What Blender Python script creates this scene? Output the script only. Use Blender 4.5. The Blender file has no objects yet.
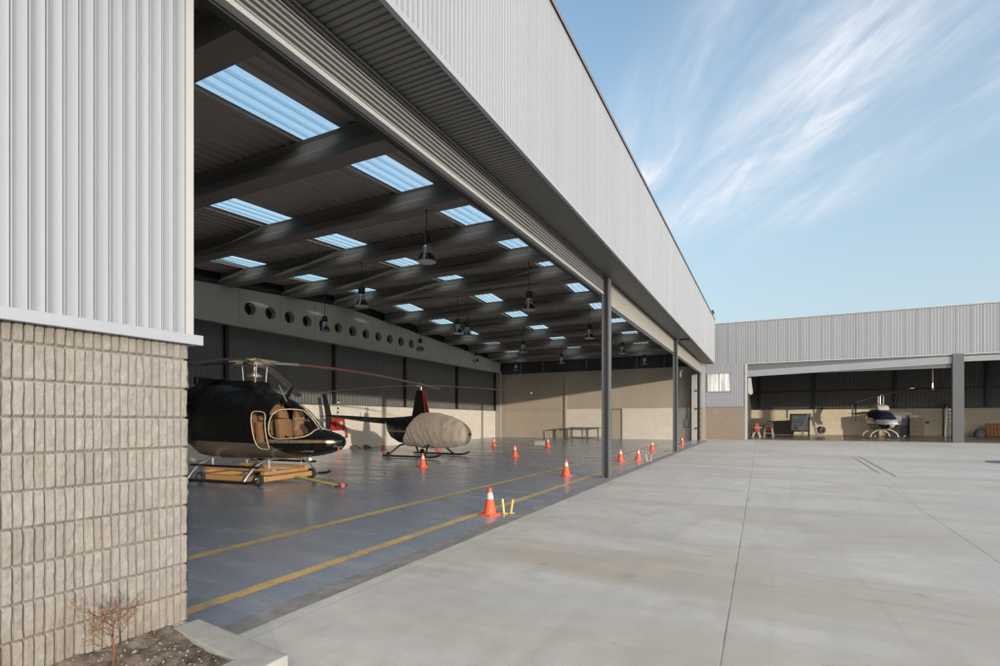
import bpy, bmesh, math, random
from mathutils import Vector, Matrix, noise
R = math.radians
random.seed(7)
sc = bpy.context.scene
col = sc.collection
TILT = .009                                   # the apron falls gently towards the viewer
def gz(y): return TILT * y

# ------------------------------------------------------------------ mesh helpers
class MB:
    def __init__(s): s.v = []; s.f = []
    def add(s, vs, fs):
        n = len(s.v); s.v += [tuple(p) for p in vs]; s.f += [tuple(i + n for i in f) for f in fs]; return s
    def box(s, x0, x1, y0, y1, z0, z1):
        return s.add([(x0,y0,z0),(x1,y0,z0),(x1,y1,z0),(x0,y1,z0),(x0,y0,z1),(x1,y0,z1),(x1,y1,z1),(x0,y1,z1)],
                     [(0,3,2,1),(4,5,6,7),(0,1,5,4),(1,2,6,5),(2,3,7,6),(3,0,4,7)])
    def bar(s, p, q, w, h=None, up=(0,0,1)):
        h = h or w; p = Vector(p); q = Vector(q); d = (q-p).normalized(); u = Vector(up)
        if abs(d.dot(u)) > .98: u = Vector((1,0,0))
        a = d.cross(u).normalized(); b = a.cross(d).normalized()
        vs = [c + a*i*w/2 + b*j*h/2 for c in (p,q) for i,j in ((-1,-1),(1,-1),(1,1),(-1,1))]
        return s.add(vs, [(0,1,2,3),(7,6,5,4),(0,4,5,1),(1,5,6,2),(2,6,7,3),(3,7,4,0)])
    def tube(s, pts, r, n=8, cap=True):
        pts = [Vector(p) for p in pts]; rs = r if isinstance(r,(list,tuple)) else [r]*len(pts)
        base = len(s.v); a = None
        for i,p in enumerate(pts):
            d = (pts[min(i+1,len(pts)-1)] - pts[max(i-1,0)]).normalized()
            if a is None:
                a = d.orthogonal().normalized()
            else:
                a = (a - d*a.dot(d)).normalized()
            b = d.cross(a)
            for k in range(n):
                t = 2*math.pi*k/n; s.v.append(tuple(p + (a*math.cos(t) + b*math.sin(t))*rs[i]))
        for i in range(len(pts)-1):
            for k in range(n):
                s.f.append((base+i*n+k, base+i*n+(k+1)%n, base+(i+1)*n+(k+1)%n, base+(i+1)*n+k))
        if cap:
            s.f.append(tuple(base+k for k in reversed(range(n)))); e = base+(len(pts)-1)*n
            s.f.append(tuple(e+k for k in range(n)))
        return s
    def lathe(s, prof, c=(0,0,0), n=20, axis='z'):
        base = len(s.v)
        for r,z in prof:
            for k in range(n):
                t = 2*math.pi*k/n; x,y = r*math.cos(t), r*math.sin(t)
                p = (x,y,z) if axis=='z' else ((z,x,y) if axis=='x' else (x,z,y))
                s.v.append((p[0]+c[0], p[1]+c[1], p[2]+c[2]))
        for i in range(len(prof)-1):
            for k in range(n):
                s.f.append((base+i*n+k, base+i*n+(k+1)%n, base+(i+1)*n+(k+1)%n, base+(i+1)*n+k))
        s.f.append(tuple(base+k for k in reversed(range(n))))
        e = base+(len(prof)-1)*n; s.f.append(tuple(e+k for k in range(n)))
        return s
    def prism(s, poly, lo, hi, axis):          # a polygon in the two other axes, extruded along axis
        def m(p,t):
            return {'x':(t,p[0],p[1]),'y':(p[0],t,p[1]),'z':(p[0],p[1],t)}[axis]
        n = len(poly)
        return s.add([m(p,lo) for p in poly]+[m(p,hi) for p in poly],
                     [tuple(reversed(range(n))), tuple(range(n,2*n))]+[(i,(i+1)%n,n+(i+1)%n,n+i) for i in range(n)])
    def sheet(s, prof, ws, fn):                # profile (u,d) swept over ws: a corrugated sheet
        n = len(prof)
        vs = [fn(u,d,w) for w in ws for u,d in prof]
        fs = [(j*n+i, j*n+i+1, (j+1)*n+i+1, (j+1)*n+i) for j in range(len(ws)-1) for i in range(n-1)]
        return s.add(vs, fs)

def finish(me, mat, smooth, bevel=0):
    bm = bmesh.new(); bm.from_mesh(me)
    bmesh.ops.recalc_face_normals(bm, faces=bm.faces)
    if bevel:
        es = [e for e in bm.edges if len(e.link_faces) == 2 and e.calc_face_angle(0) > .6]
        bmesh.ops.bevel(bm, geom=es, offset=bevel, segments=2, affect='EDGES', profile=.6, clamp_overlap=True)
    bm.to_mesh(me); bm.free()
    me.materials.append(mat)
    if smooth:
        me.polygons.foreach_set('use_smooth', [True]*len(me.polygons))
        if smooth != 'all': me.set_sharp_from_angle(angle=R(38))
    me.update()

def obj(name, mb, mat, parent=None, smooth=False, bevel=0, world=False, recalc=True):
    me = bpy.data.meshes.new(name)
    me.from_pydata(mb.v, [], mb.f)
    finish(me, mat, smooth, bevel)
    o = bpy.data.objects.new(name, me); col.objects.link(o)
    if parent is not None:
        o.parent = parent
        if world: o.matrix_parent_inverse = parent.matrix_world.inverted()
    return o
def tag(o, label=None, cat=None, group=None, kind=None):
    if label: o['label'] = label
    if cat: o['category'] = cat
    if group: o['group'] = group
    if kind: o['kind'] = kind
    return o
def thing(name, label, cat, loc=(0,0,0), rz=0, group=None, ground=False):
    o = bpy.data.objects.new(name, None); col.objects.link(o); o.empty_display_size = .2
    m = Matrix.Rotation(rz, 4, 'Z')
    if ground: m = Matrix.Rotation(math.atan(TILT), 4, 'X') @ m
    o.matrix_world = Matrix.Translation(loc) @ m
    o.rotation_euler = m.to_euler(); o.location = loc
    bpy.context.view_layer.update()
    return tag(o, label, cat, group)
def place(o, loc, rz=0, ground=True):
    m = Matrix.Rotation(rz, 4, 'Z')
    if ground: m = Matrix.Rotation(math.atan(TILT), 4, 'X') @ m
    o.location = loc; o.rotation_euler = m.to_euler()
def copy_tree(o, parent=None):
    kids = list(o.children)
    c = o.copy(); col.objects.link(c)
    if parent is not None: c.parent = parent
    for k in kids: copy_tree(k, c)
    return c
def structure(name, mb, mat, **k): return tag(obj(name, mb, mat, **k), kind='structure')

# ------------------------------------------------------------------ materials
class N:
    def __init__(s, name):
        s.m = bpy.data.materials.new(name); s.m.use_nodes = True; s.t = s.m.node_tree
        s.b = s.t.nodes['Principled BSDF']; s._co = None
    def n(s, ty, **kw):
        x = s.t.nodes.new(ty)
        for k,v in kw.items():
            if k[0] == '_': setattr(x, k[1:], v)
            else: x.inputs[k.replace('_',' ')].default_value = v
        return x
    def l(s, a, b): s.t.links.new(a, b)
    def co(s):
        if s._co is None: s._co = s.t.nodes.new('ShaderNodeTexCoord')
        return s._co.outputs['Object']
    def mapped(s, sc=(1,1,1), rot=(0,0,0), loc=(0,0,0)):
        m = s.n('ShaderNodeMapping'); m.inputs['Scale'].default_value = sc; m.inputs['Rotation'].default_value = rot
        m.inputs['Location'].default_value = loc; s.l(s.co(), m.inputs['Vector']); return m.outputs[0]
    def noise(s, scale, detail=4, rough=.55, vec=None, dist=0):
        x = s.n('ShaderNodeTexNoise', Scale=scale, Detail=detail, Roughness=rough, Distortion=dist)
        s.l(vec if vec is not None else s.co(), x.inputs['Vector']); return x.outputs['Fac']
    def ramp(s, fac, stops):
        r = s.t.nodes.new('ShaderNodeValToRGB'); e = r.color_ramp.elements
        while len(e) < len(stops): e.new(.5)
        for q,(p,c) in zip(e, stops):
            q.position = p; q.color = (c,c,c,1) if isinstance(c,(int,float)) else (*c,1)
        s.l(fac, r.inputs[0]); return r.outputs[0]
    def mix(s, fac, a, b, mode='MIX'):
        m = s.t.nodes.new('ShaderNodeMix'); m.data_type = 'RGBA'; m.blend_type = mode
        for v,i in ((fac,0),(a,6),(b,7)):
            if hasattr(v,'is_linked'): s.l(v, m.inputs[i])
            else: m.inputs[i].default_value = v if i == 0 else (*v,1)
        return m.outputs[2]
    def math(s, op, a, b=None, clamp=False):
        m = s.t.nodes.new('ShaderNodeMath'); m.operation = op; m.use_clamp = clamp
        for v,i in ((a,0),(b,1)):
            if v is None: continue
            if hasattr(v,'is_linked'): s.l(v, m.inputs[i])
            else: m.inputs[i].default_value = v
        return m.outputs[0]
    def bump(s, h, strength=.3, dist=.01):
        b = s.n('ShaderNodeBump', Strength=strength, Distance=dist); s.l(h, b.inputs['Height'])
        s.l(b.outputs[0], s.b.inputs['Normal'])
    def set(s, color=None, rough=.5, metal=0, spec=.5, **kw):
        if color is not None:
            if hasattr(color,'is_linked'): s.l(color, s.b.inputs['Base Color'])
            else: s.b.inputs['Base Color'].default_value = (*color,1)
        if hasattr(rough,'is_linked'): s.l(rough, s.b.inputs['Roughness'])
        else: s.b.inputs['Roughness'].default_value = rough
        s.b.inputs['Metallic'].default_value = metal
        s.b.inputs['Specular IOR Level'].default_value = spec
        for k,v in kw.items(): s.b.inputs[k.replace('_',' ')].default_value = v
        return s.m

def painted(name, c, rough=.5, var=.12, scale=2.5, metal=0, streak=False, spec=.5, coat=0):
    m = N(name)
    f = m.noise(scale, 6, .65, m.mapped((1,1,.12)) if streak else None)
    f2 = m.noise(scale*9, 3)
    k = m.mix(.35, m.ramp(f,[(.3,0.),(.7,1.)]), m.ramp(f2,[(.3,0.),(.7,1.)]))
    lo = tuple(x*(1-var) for x in c); hi = tuple(min(1,x*(1+var*.6)) for x in c)
    r = m.ramp(f2, [(.3, max(.02,rough-.07)), (.7, min(1,rough+.07))])
    m.set(m.mix(k, lo, hi), r, metal, spec)
    if coat: m.b.inputs['Coat Weight'].default_value = coat; m.b.inputs['Coat Roughness'].default_value = .05
    return m.m

M = {}
def sheets(name, c, axis, width, rough=.42, var=.10):
    m = N(name)
    sp_ = m.n('ShaderNodeSeparateXYZ'); m.l(m.co(), sp_.inputs[0])
    wn_ = m.t.nodes.new('ShaderNodeTexWhiteNoise'); wn_.noise_dimensions = '1D'
    m.l(m.math('FLOOR', m.math('DIVIDE', sp_.outputs[axis], width)), wn_.inputs['W'])
    f = m.noise(1.1, 6, .65, m.mapped((1.6,1.6,.10))); g = m.noise(22, 4); bl = m.noise(.5, 4)
    k = m.math('ADD', m.math('MULTIPLY', wn_.outputs['Value'], .30), m.math('ADD', m.math('MULTIPLY', m.ramp(f,[(.3,0.),(.7,1.)]), .4), m.math('MULTIPLY', bl, .3)))
    col_ = m.mix(k, tuple(x*(1-var) for x in c), tuple(x*(1+var*.6) for x in c))
    run = m.noise(2.0, 5, .6, m.mapped((7,7,.18),loc=(3,1,2)))
    col_ = m.mix(m.ramp(run,[(.60,0.),(.80,.16)]), col_, tuple(x*.55 for x in (c[0],c[0]*.97,c[0]*.92)))
    m.bump(m.math('ADD', m.noise(1.6,3,.5), m.math('MULTIPLY', g, .03)), .12, .03)
    return m.set(col_, m.ramp(g,[(.3,rough-.08),(.7,rough+.08)]), 0, .5)
M['clad'] = sheets('cladding_paint', (.285,.305,.338), 1, 1.002)
M['clad2'] = sheets('grey_cladding_paint', (.232,.246,.270), 0, 1.05, .5)
M['flash'] = painted('flashing_paint', (.30,.325,.365), .38, .06, 2)
M['trim'] = painted('white_trim_paint', (.37,.37,.365), .4, .06, 2)
M['header'] = painted('door_panel_paint', (.205,.205,.20), .45, .09, 2)
M['header2'] = painted('header_paint', (.30,.285,.265), .5, .08, 1.2)
M['steel'] = painted('grey_post_paint', (.10,.105,.112), .42, .1, 3, streak=True)
M['steel2'] = painted('dark_column_paint', (.085,.088,.094), .45, .1, 3, streak=True)
M['black'] = painted('black_steel', (.014,.014,.015), .45, .2, 3)
M['rubber'] = painted('black_rubber', (.02,.02,.02), .75, .2, 6)
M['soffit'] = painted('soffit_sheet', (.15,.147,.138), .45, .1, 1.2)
M['roof'] = painted('roof_sheet', (.30,.265,.24), .5, .15, 1.0)
M['concrete'] = painted('precast_concrete', (.19,.168,.15), .85, .14, 1.3, streak=False)
M['girder'] = painted('cream_concrete', (.31,.295,.255), .8, .07, .8)
M['backclad'] = painted('dark_wall_sheet', (.10,.10,.098), .5, .1, .7, streak=True)
M['endclad'] = painted('beige_wall_sheet', (.345,.30,.24), .5, .08, .8, streak=True)
M['darkclad'] = painted('charcoal_wall_sheet', (.04,.042,.045), .5, .1, .7, streak=True)
m = N('yellow_floor_paint')
w1 = m.noise(7, 7, .7); w2 = m.noise(.9, 3)
c = m.mix(m.ramp(w2,[(.3,0.),(.7,1.)]), (.50,.35,.13), (.60,.44,.19)); c = m.mix(m.ramp(w1,[(.50,0.),(.62,.85)]), c, (.25,.25,.255))
M['yellowline'] = m.set(c, .38, 0, .5)
M['yellow'] = painted('yellow_enamel', (.42,.23,.09), .45, .18, 5)
M['orange'] = painted('orange_plastic', (.74,.095,.035), .5, .28, 5)
M['white'] = painted('white_enamel', (.50,.49,.47), .4, .08, 5)
M['red'] = painted('red_enamel', (.36,.032,.028), .4, .15, 6)
M['darkred'] = painted('dark_red_enamel', (.18,.015,.015), .4, .2, 6)
M['pink'] = painted('faded_red_plastic', (.42,.09,.10), .5, .1, 6)
M['reflector'] = painted('blue_grey_reflector', (.30,.35,.41), .3, .08, 6, metal=.3)
M['alu'] = painted('bare_aluminium', (.62,.63,.65), .33, .08, 6, metal=.9)
M['heliblack'] = painted('black_gloss_paint', (.006,.006,.006), .3, .2, 2, spec=.35)
M['bronze'] = painted('bronze_stripe_paint', (.30,.22,.13), .28, .1, 3, metal=.5)
M['belly'] = painted('grey_brown_belly_paint', (.125,.105,.085), .33, .12, 2, metal=.25)
M['stripe'] = painted('dull_rose_stripe', (.17,.10,.09), .4, .1, 3)
M['letters'] = painted('grey_lettering', (.075,.07,.07), .4, .1, 3)
M['tan'] = painted('tan_leather', (.36,.215,.12), .6, .12, 8)
M['beige'] = painted('beige_door_frame', (.58,.50,.39), .45, .08, 5)
M['heliwhite'] = painted('white_gloss_paint', (.55,.56,.57), .22, .05, 3, coat=.4)
M['blueglass'] = painted('blue_tinted_glass', (.014,.024,.045), .06, .1, 2, coat=.5)
M['gunmetal'] = painted('gunmetal', (.33,.29,.23), .35, .2, 9, metal=.7)
M['rotor'] = painted('brown_grey_blade_paint', (.17,.135,.11), .4, .15, 3)
M['rotordark'] = painted('dark_blade_paint', (.035,.033,.032), .4, .15, 3)
M['rotorred'] = painted('dull_red_blade_paint', (.30,.055,.045), .4, .15, 3)
M['wood'] = painted('brown_wood', (.09,.063,.047), .7, .25, 7)
M['pallet'] = painted('orange_pallet_wood', (.42,.20,.085), .75, .25, 7)
M['darkwood'] = painted('dark_wood', (.05,.035,.028), .6, .25, 7)
M['cabinet'] = painted('grey_cabinet_paint', (.30,.33,.36), .35, .1, 5)
M['greysteel'] = painted('dull_steel', (.16,.16,.165), .5, .15, 5)
M['stick'] = painted('yellow_stick_paint', (.66,.47,.12), .5, .2, 9)
M['gravel'] = painted('pebble_stone', (.24,.21,.185), .9, .35, 30)
M['twig'] = painted('dry_red_twig', (.17,.075,.05), .8, .3, 30)
M['dryleaf'] = painted('dry_leaf', (.24,.15,.07), .8, .35, 40)

# split-face ribbed block
m = N('split_face_block')
big = m.noise(3, 4); fine = m.noise(70, 6, .7); mid = m.noise(14, 4)
c = m.mix(m.ramp(mid,[(.3,0.),(.7,1.)]), (.265,.252,.236), (.335,.321,.301))
c = m.mix(m.ramp(fine,[(.35,.55),(.7,0.)]), c, (.175,.16,.142))
c = m.mix(m.ramp(big,[(.5,0.),(.75,.35)]), c, (.22,.175,.13))
at = m.n('ShaderNodeAttribute', _attribute_name='mortar')
a2 = m.n('ShaderNodeAttribute', _attribute_name='tone')
c = m.mix(m.math('MULTIPLY', a2.outputs['Fac'], .42), c, (.165,.150,.132))
sz = m.n('ShaderNodeSeparateXYZ'); m.l(m.co(), sz.inputs[0])
spl_ = m.math('MULTIPLY', m.ramp(sz.outputs[2],[(.10,1.),(.62,0.)]), m.ramp(m.noise(5,6,.65),[(.35,0.),(.65,.55)]))
c = m.mix(spl_, c, (.19,.14,.095))
c = m.mix(at.outputs['Fac'], c, (.19,.162,.13))
m.bump(fine, .8, .006); M['block'] = m.set(c, .93, 0, .25)

def blockmat(name, base, mortar, bw, bh, gap, bumpd=.004, soil=None, plane='yz'):
    m = N(name)
    v = m.mapped((1,1,1), {'yz':(0,R(90),R(90)),'xz':(R(90),0,0)}[plane] if plane=='xz' else (0,0,0))
    if plane == 'yz':
        s_ = m.n('ShaderNodeSeparateXYZ'); m.l(m.co(), s_.inputs[0])
        cb = m.n('ShaderNodeCombineXYZ'); m.l(s_.outputs[1], cb.inputs[0]); m.l(s_.outputs[2], cb.inputs[1]); v = cb.outputs[0]
    else:
        s_ = m.n('ShaderNodeSeparateXYZ'); m.l(m.co(), s_.inputs[0])
        cb = m.n('ShaderNodeCombineXYZ'); m.l(s_.outputs[0], cb.inputs[0]); m.l(s_.outputs[2], cb.inputs[1]); v = cb.outputs[0]
    b = m.n('ShaderNodeTexBrick', Scale=1, Mortar_Size=gap, Mortar_Smooth=.2, Brick_Width=bw, Row_Height=bh, Bias=0)
    m.l(v, b.inputs['Vector'])
    b.inputs['Color1'].default_value = (*base,1); b.inputs['Color2'].default_value = (*[x*.9 for x in base],1)
    b.inputs['Mortar'].default_value = (*mortar,1)
    f = m.noise(1.3, 5, .6); g = m.noise(25, 4)
    c = m.mix(m.ramp(f,[(.35,.0),(.7,.22)]), b.outputs['Color'], tuple(x*.6 for x in base))
    c = m.mix(m.ramp(g,[(.4,.25),(.65,0.)]), c, tuple(x*.6 for x in base))
    m.bump(m.math('SUBTRACT', m.math('MULTIPLY', g, .4), b.outputs['Fac']), .5, bumpd)
    return m.set(c, .85, 0, .3)
M['blockyz'] = blockmat('cream_block_side', (.66,.615,.545), (.54,.50,.43), .4, .2, .008)
M['blockxz'] = blockmat('cream_block_end', (.66,.615,.545), (.54,.50,.43), .4, .2, .008, plane='xz')
M['blockfar'] = blockmat('cream_block_far', (.78,.69,.52), (.42,.36,.28), .4, .2, .006, plane='xz')
M['brickxz'] = blockmat('brown_split_block_end', (.27,.225,.19), (.20,.165,.14), .1, .2, .012, .01, plane='xz')
M['brickyz'] = blockmat('brown_split_block_side', (.30,.255,.215), (.22,.18,.15), .1, .2, .012, .01)

# apron concrete, with sawn joints
m = N('apron_concrete')
sx = m.n('ShaderNodeSeparateXYZ'); m.l(m.co(), sx.inputs[0]); X, Y = sx.outputs[0], sx.outputs[1]
patch = m.noise(.22, 6, .6); streak = m.noise(.42, 7, .66, m.mapped((.42,1.25,1), (0,0,R(-6)), (2.7,.6,0)), .9); mott = m.noise(3.5, 7, .68); grain = m.noise(90, 3)
c = m.mix(m.ramp(patch,[(.3,0.),(.72,1.)]), (.44,.428,.408), (.565,.548,.52))
c = m.mix(m.ramp(streak,[(.45,0.),(.64,.85)]), c, (.375,.322,.25))
st2 = m.noise(.8, 5, .6, m.mapped((.35,1.2,1),(0,0,R(14)),(9,4,0)))
c = m.mix(m.ramp(st2,[(.48,0.),(.70,.6)]), c, (.335,.335,.345))
c = m.mix(m.ramp(mott,[(.33,.40),(.58,0.)]), c, (.33,.32,.30))
spots = m.noise(1.9, 3, .5, m.mapped((1,1,1),(0,0,0),(31,7,0)))
c = m.mix(m.ramp(spots,[(.72,0.),(.82,.22)]), c, (.27,.255,.235))
c = m.mix(m.ramp(grain,[(.35,.3),(.6,0.)]), c, (.30,.295,.28))
wob = m.math('MULTIPLY', m.math('SUBTRACT', m.noise(6,3), .5), .006)
def joint(expr, w):
    d = m.math('ABSOLUTE', m.math('ADD', expr, wob))
    return m.math('SUBTRACT', 1, m.math('DIVIDE', d, w, True), True)
j = joint(m.math('ADD', m.math('ADD', X, .235), m.math('MULTIPLY', Y, .0095)), .0105)
for off, sl, w, per in ((2.05,-.026,.0095,0), (-3.35,0,.006,0)):
    j = m.math('MAXIMUM', j, joint(m.math('ADD', m.math('SUBTRACT', X, off), m.math('MULTIPLY', Y, sl)), w))
yy = m.math('ADD', Y, m.math('MULTIPLY', X, .097))
for k in (5.6, 12.2, 18.8, 25.4, 32.):
    j = m.math('MAXIMUM', j, m.math('MULTIPLY', joint(m.math('SUBTRACT', yy, k), .009), .55))
wn_ = m.t.nodes.new('ShaderNodeTexWhiteNoise'); wn_.noise_dimensions = '2D'
cb_ = m.n('ShaderNodeCombineXYZ'); m.l(m.math('FLOOR', m.math('DIVIDE', m.math('ADD', m.math('ADD', X, .235), m.math('MULTIPLY', Y, .0095)), 2.36)), cb_.inputs[0]); m.l(m.math('FLOOR', m.math('DIVIDE', m.math('SUBTRACT', yy, 5.6), 6.6)), cb_.inputs[1]); m.l(cb_.outputs[0], wn_.inputs['Vector'])
c = m.mix(m.math('MULTIPLY', wn_.outputs['Value'], .32), c, (.36,.352,.335))
vo = m.t.nodes.new('ShaderNodeTexVoronoi'); vo.feature = 'DISTANCE_TO_EDGE'; vo.inputs['Scale'].default_value = .17
wv = m.n('ShaderNodeVectorMath', _operation='ADD'); nz = m.n('ShaderNodeTexNoise', Scale=1.6, Detail=6, Roughness=.7); m.l(m.co(), nz.inputs['Vector'])
m.l(m.co(), wv.inputs[0]); m.l(nz.outputs['Color'], wv.inputs[1]); m.l(wv.outputs[0], vo.inputs['Vector'])
crk = m.math('MULTIPLY', m.ramp(vo.outputs['Distance'],[(.0,1.),(.0016,0.)]), m.ramp(m.noise(.35,3),[(.55,0.),(.64,.38)]))
c = m.mix(crk, c, (.17,.165,.155))
drip = m.noise(3.2, 2, .4, m.mapped(loc=(17,3,0))); c = m.mix(m.ramp(drip,[(.735,0.),(.79,.42)]), c, (.22,.205,.19))
tyr = m.noise(1.0, 2, .4, m.mapped((.9,.05,1),(0,0,R(18)),(3,2,0)), .6); tyr2 = m.noise(1.0, 2, .4, m.mapped((.8,.06,1),(0,0,R(-35)),(8,2,0)), .6)
c = m.mix(m.math('MULTIPLY', m.math('MAXIMUM', m.ramp(tyr,[(.47,0.),(.5,.3),(.53,0.)]), m.ramp(tyr2,[(.48,0.),(.5,.22),(.52,0.)])), m.ramp(m.noise(1.1,5),[(.35,0.),(.65,1.)])), c, (.26,.255,.24))
dirt = m.math('MULTIPLY', j, m.ramp(m.noise(2.2,4),[(.3,.45),(.6,1.)]))
pk = m.noise(55, 2, .4); c = m.mix(m.ramp(pk,[(.66,0.),(.76,.45)]), c, (.22,.21,.19))
c = m.mix(dirt, c, (.15,.143,.13))
m.bump(m.math('SUBTRACT', m.math('ADD', m.math('MULTIPLY', grain, .25), m.math('MULTIPLY', mott, .5)), j), .3, .006)
M['apron'] = m.set(c, m.ramp(mott,[(.3,.62),(.7,.85)]), 0, .35)

m = N('kerb_concrete')
mott = m.noise(6, 6, .65); grain = m.noise(120, 3)
c = m.mix(m.ramp(mott,[(.3,0.),(.7,1.)]), (.25,.25,.24), (.38,.37,.35)); c = m.mix(m.ramp(grain,[(.35,.35),(.6,0.)]), c, (.27,.265,.25))
m.bump(m.math('ADD', grain, mott), .35, .006); M['kerb'] = m.set(c, .85, 0, .3)
m = N('threshold_concrete')
mott = m.noise(5, 7, .7); c = m.mix(m.ramp(mott,[(.3,0.),(.7,1.)]), (.13,.13,.135), (.27,.265,.26)); M['threshold'] = m.set(c, .7, 0, .4)
m = N('planter_soil')
g1 = m.noise(45, 6, .75); g2 = m.noise(9, 5)
c = m.mix(m.ramp(g2,[(.35,0.),(.65,1.)]), (.075,.052,.038), (.24,.20,.165)); c = m.mix(m.ramp(g1,[(.55,0.),(.7,.8)]), c, (.42,.39,.35))
m.bump(g1, .9, .02); M['soil'] = m.set(c, .95, 0, .2)

# glossy epoxy floor
def epoxy(name, a, b, dust, seed):
    m = N(name)
    p = m.noise(.35, 6, .6, m.mapped(loc=(seed,3,0))); s_ = m.noise(1.1, 6, .65, m.mapped((.35,1.6,1),(0,0,R(12)))); g = m.noise(14, 5, .65)
    c = m.mix(m.ramp(p,[(.3,0.),(.7,1.)]), a, b)
    c = m.mix(m.ramp(s_,[(.5,0.),(.78,.55)]), c, dust)
    c = m.mix(m.ramp(g,[(.55,0.),(.75,.14)]), c, dust)
    tk = m.noise(1.0, 3, .5, m.mapped((.22,2.6,1),(0,0,R(-22)),(5,1,0)), .8); tk2 = m.noise(1.0, 3, .5, m.mapped((.2,2.2,1),(0,0,R(48)),(1,8,0)), .8)
    tr_ = m.math('MAXIMUM', m.ramp(tk,[(.488,0.),(.5,.15),(.512,0.)]), m.ramp(tk2,[(.489,0.),(.5,.13),(.511,0.)]))
    c = m.mix(tr_, c, tuple(x*.35 for x in a))
    ch_ = m.noise(38, 6, .75); c = m.mix(m.ramp(ch_,[(.66,0.),(.72,.4)]), c, (.30,.29,.28))
    r = m.mix(.5, m.ramp(s_,[(.35,.12),(.75,.42)]), m.ramp(g,[(.3,.14),(.7,.36)]))
    m.bump(m.math('ADD', p, m.math('MULTIPLY', m.noise(4,3), .25)), .05, .02)
    return m.set(c, r, 0, .55)
M['epoxy'] = epoxy('blue_grey_epoxy', (.20,.238,.305), (.26,.288,.345), (.42,.385,.345), 2)
M['epoxy2'] = epoxy('brown_grey_epoxy', (.15,.12,.095), (.20,.165,.13), (.24,.21,.18), 6)

# translucent rooflight, window glass
m = N('rooflight_sheet')
tr = m.n('ShaderNodeBsdfTransparent'); tr.inputs[0].default_value = (.70,.81,.85,1)
tl = m.n('ShaderNodeBsdfTranslucent'); tl.inputs[0].default_value = (.80,.90,.94,1)
mx = m.n('ShaderNodeMixShader'); m.l(m.ramp(m.noise(2,5,.6,m.mapped((6,.25,1))),[(.3,.08),(.7,.30)]), mx.inputs[0])
m.l(tr.outputs[0], mx.inputs[1]); m.l(tl.outputs[0], mx.inputs[2])
m.l(mx.outputs[0], m.t.nodes['Material Output'].inputs[0]); M['rooflight'] = m.m
def glass(name, tint, refl, rough=.03):
    m = N(name)
    tr = m.n('ShaderNodeBsdfTransparent'); tr.inputs[0].default_value = (*tint,1)
    gl = m.n('ShaderNodeBsdfGlossy', Roughness=rough); fr = m.n('ShaderNodeLayerWeight', Blend=.5); fz = m.math('MULTIPLY', m.math('POWER', fr.outputs[1], 4), .7)
    mx = m.n('ShaderNodeMixShader'); m.l(m.math('ADD', fz, refl+.03, True), mx.inputs[0])
    m.l(tr.outputs[0], mx.inputs[1]); m.l(gl.outputs[0], mx.inputs[2])
    m.l(mx.outputs[0], m.t.nodes['Material Output'].inputs[0]); return m.m
M['glass'] = glass('cabin_glass', (.80,.78,.74), .02)
M['darkglass'] = glass('tinted_glass', (.30,.36,.42), .06)
M['shade'] = glass('lamp_shade_acrylic', (.55,.57,.60), .10, .25)
m = N('obscured_glass')
b_ = m.n('ShaderNodeTexBrick', Scale=1); M['pane'] = m.set(m.mix(m.ramp(m.noise(1.5,3,.5,m.mapped((2.6,1,.2))),[(.42,0.),(.58,1.)]), (.42,.43,.43), (.74,.75,.76)), .25, 0, .6)
# cloth cover
m = N('grey_fabric_cover')
w = m.noise(5, 5, .6, m.mapped((1.6,1.6,.5))); g = m.noise(160, 2)
m.bump(m.math('ADD', w, m.math('MULTIPLY', g, .06)), .5, .05)
M['cover'] = m.set(m.mix(m.ramp(w,[(.3,0.),(.7,1.)]), (.24,.205,.17), (.325,.285,.245)), .8, 0, .3, Sheen_Weight=.2)
# striped tail blade
m = N('striped_blade')
s_ = m.n('ShaderNodeSeparateXYZ'); m.l(m.co(), s_.inputs[0])
M['stripes'] = m.set(m.mix(m.math('GREATER_THAN', m.math('FRACT', m.math('MULTIPLY', s_.outputs[2], 5.5)), .5), (.02,.02,.02), (.75,.73,.7)), .4)
# cabinet door with shelves seen behind the glazing
# ------------------------------------------------------------------ corrugation profiles
def trap(u0, u1, per, shape, jitter=0, end=None):
    out = []; u = u0; rnd = random.Random(3)
    while u < u1 - 1e-6:
        for f, d in shape:
            uu = u + f*per
            if uu > u1: break
            out.append((uu, d + (rnd.uniform(-jitter, jitter) if jitter else 0)))
        u += per
    out.append((u1, out[-1][1]))
    if end is not None: out = [p for p in out if p[0] < u1-.02]+[(u1-.015, end),(u1, end)]
    return out
RIB = [(0,0),(.08,-.0022),(.2,-.0040),(.32,-.0046),(.46,-.0040),(.58,-.0018),(.63,-.0005),(.66,-.018),(.72,-.018),(.75,-.007),(.84,-.007),(.87,-.018),(.93,-.018)]   # wide ribs, dark grooves
WALL = [(0,0),(.42,0),(.5,-.03),(.92,-.03)]

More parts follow.
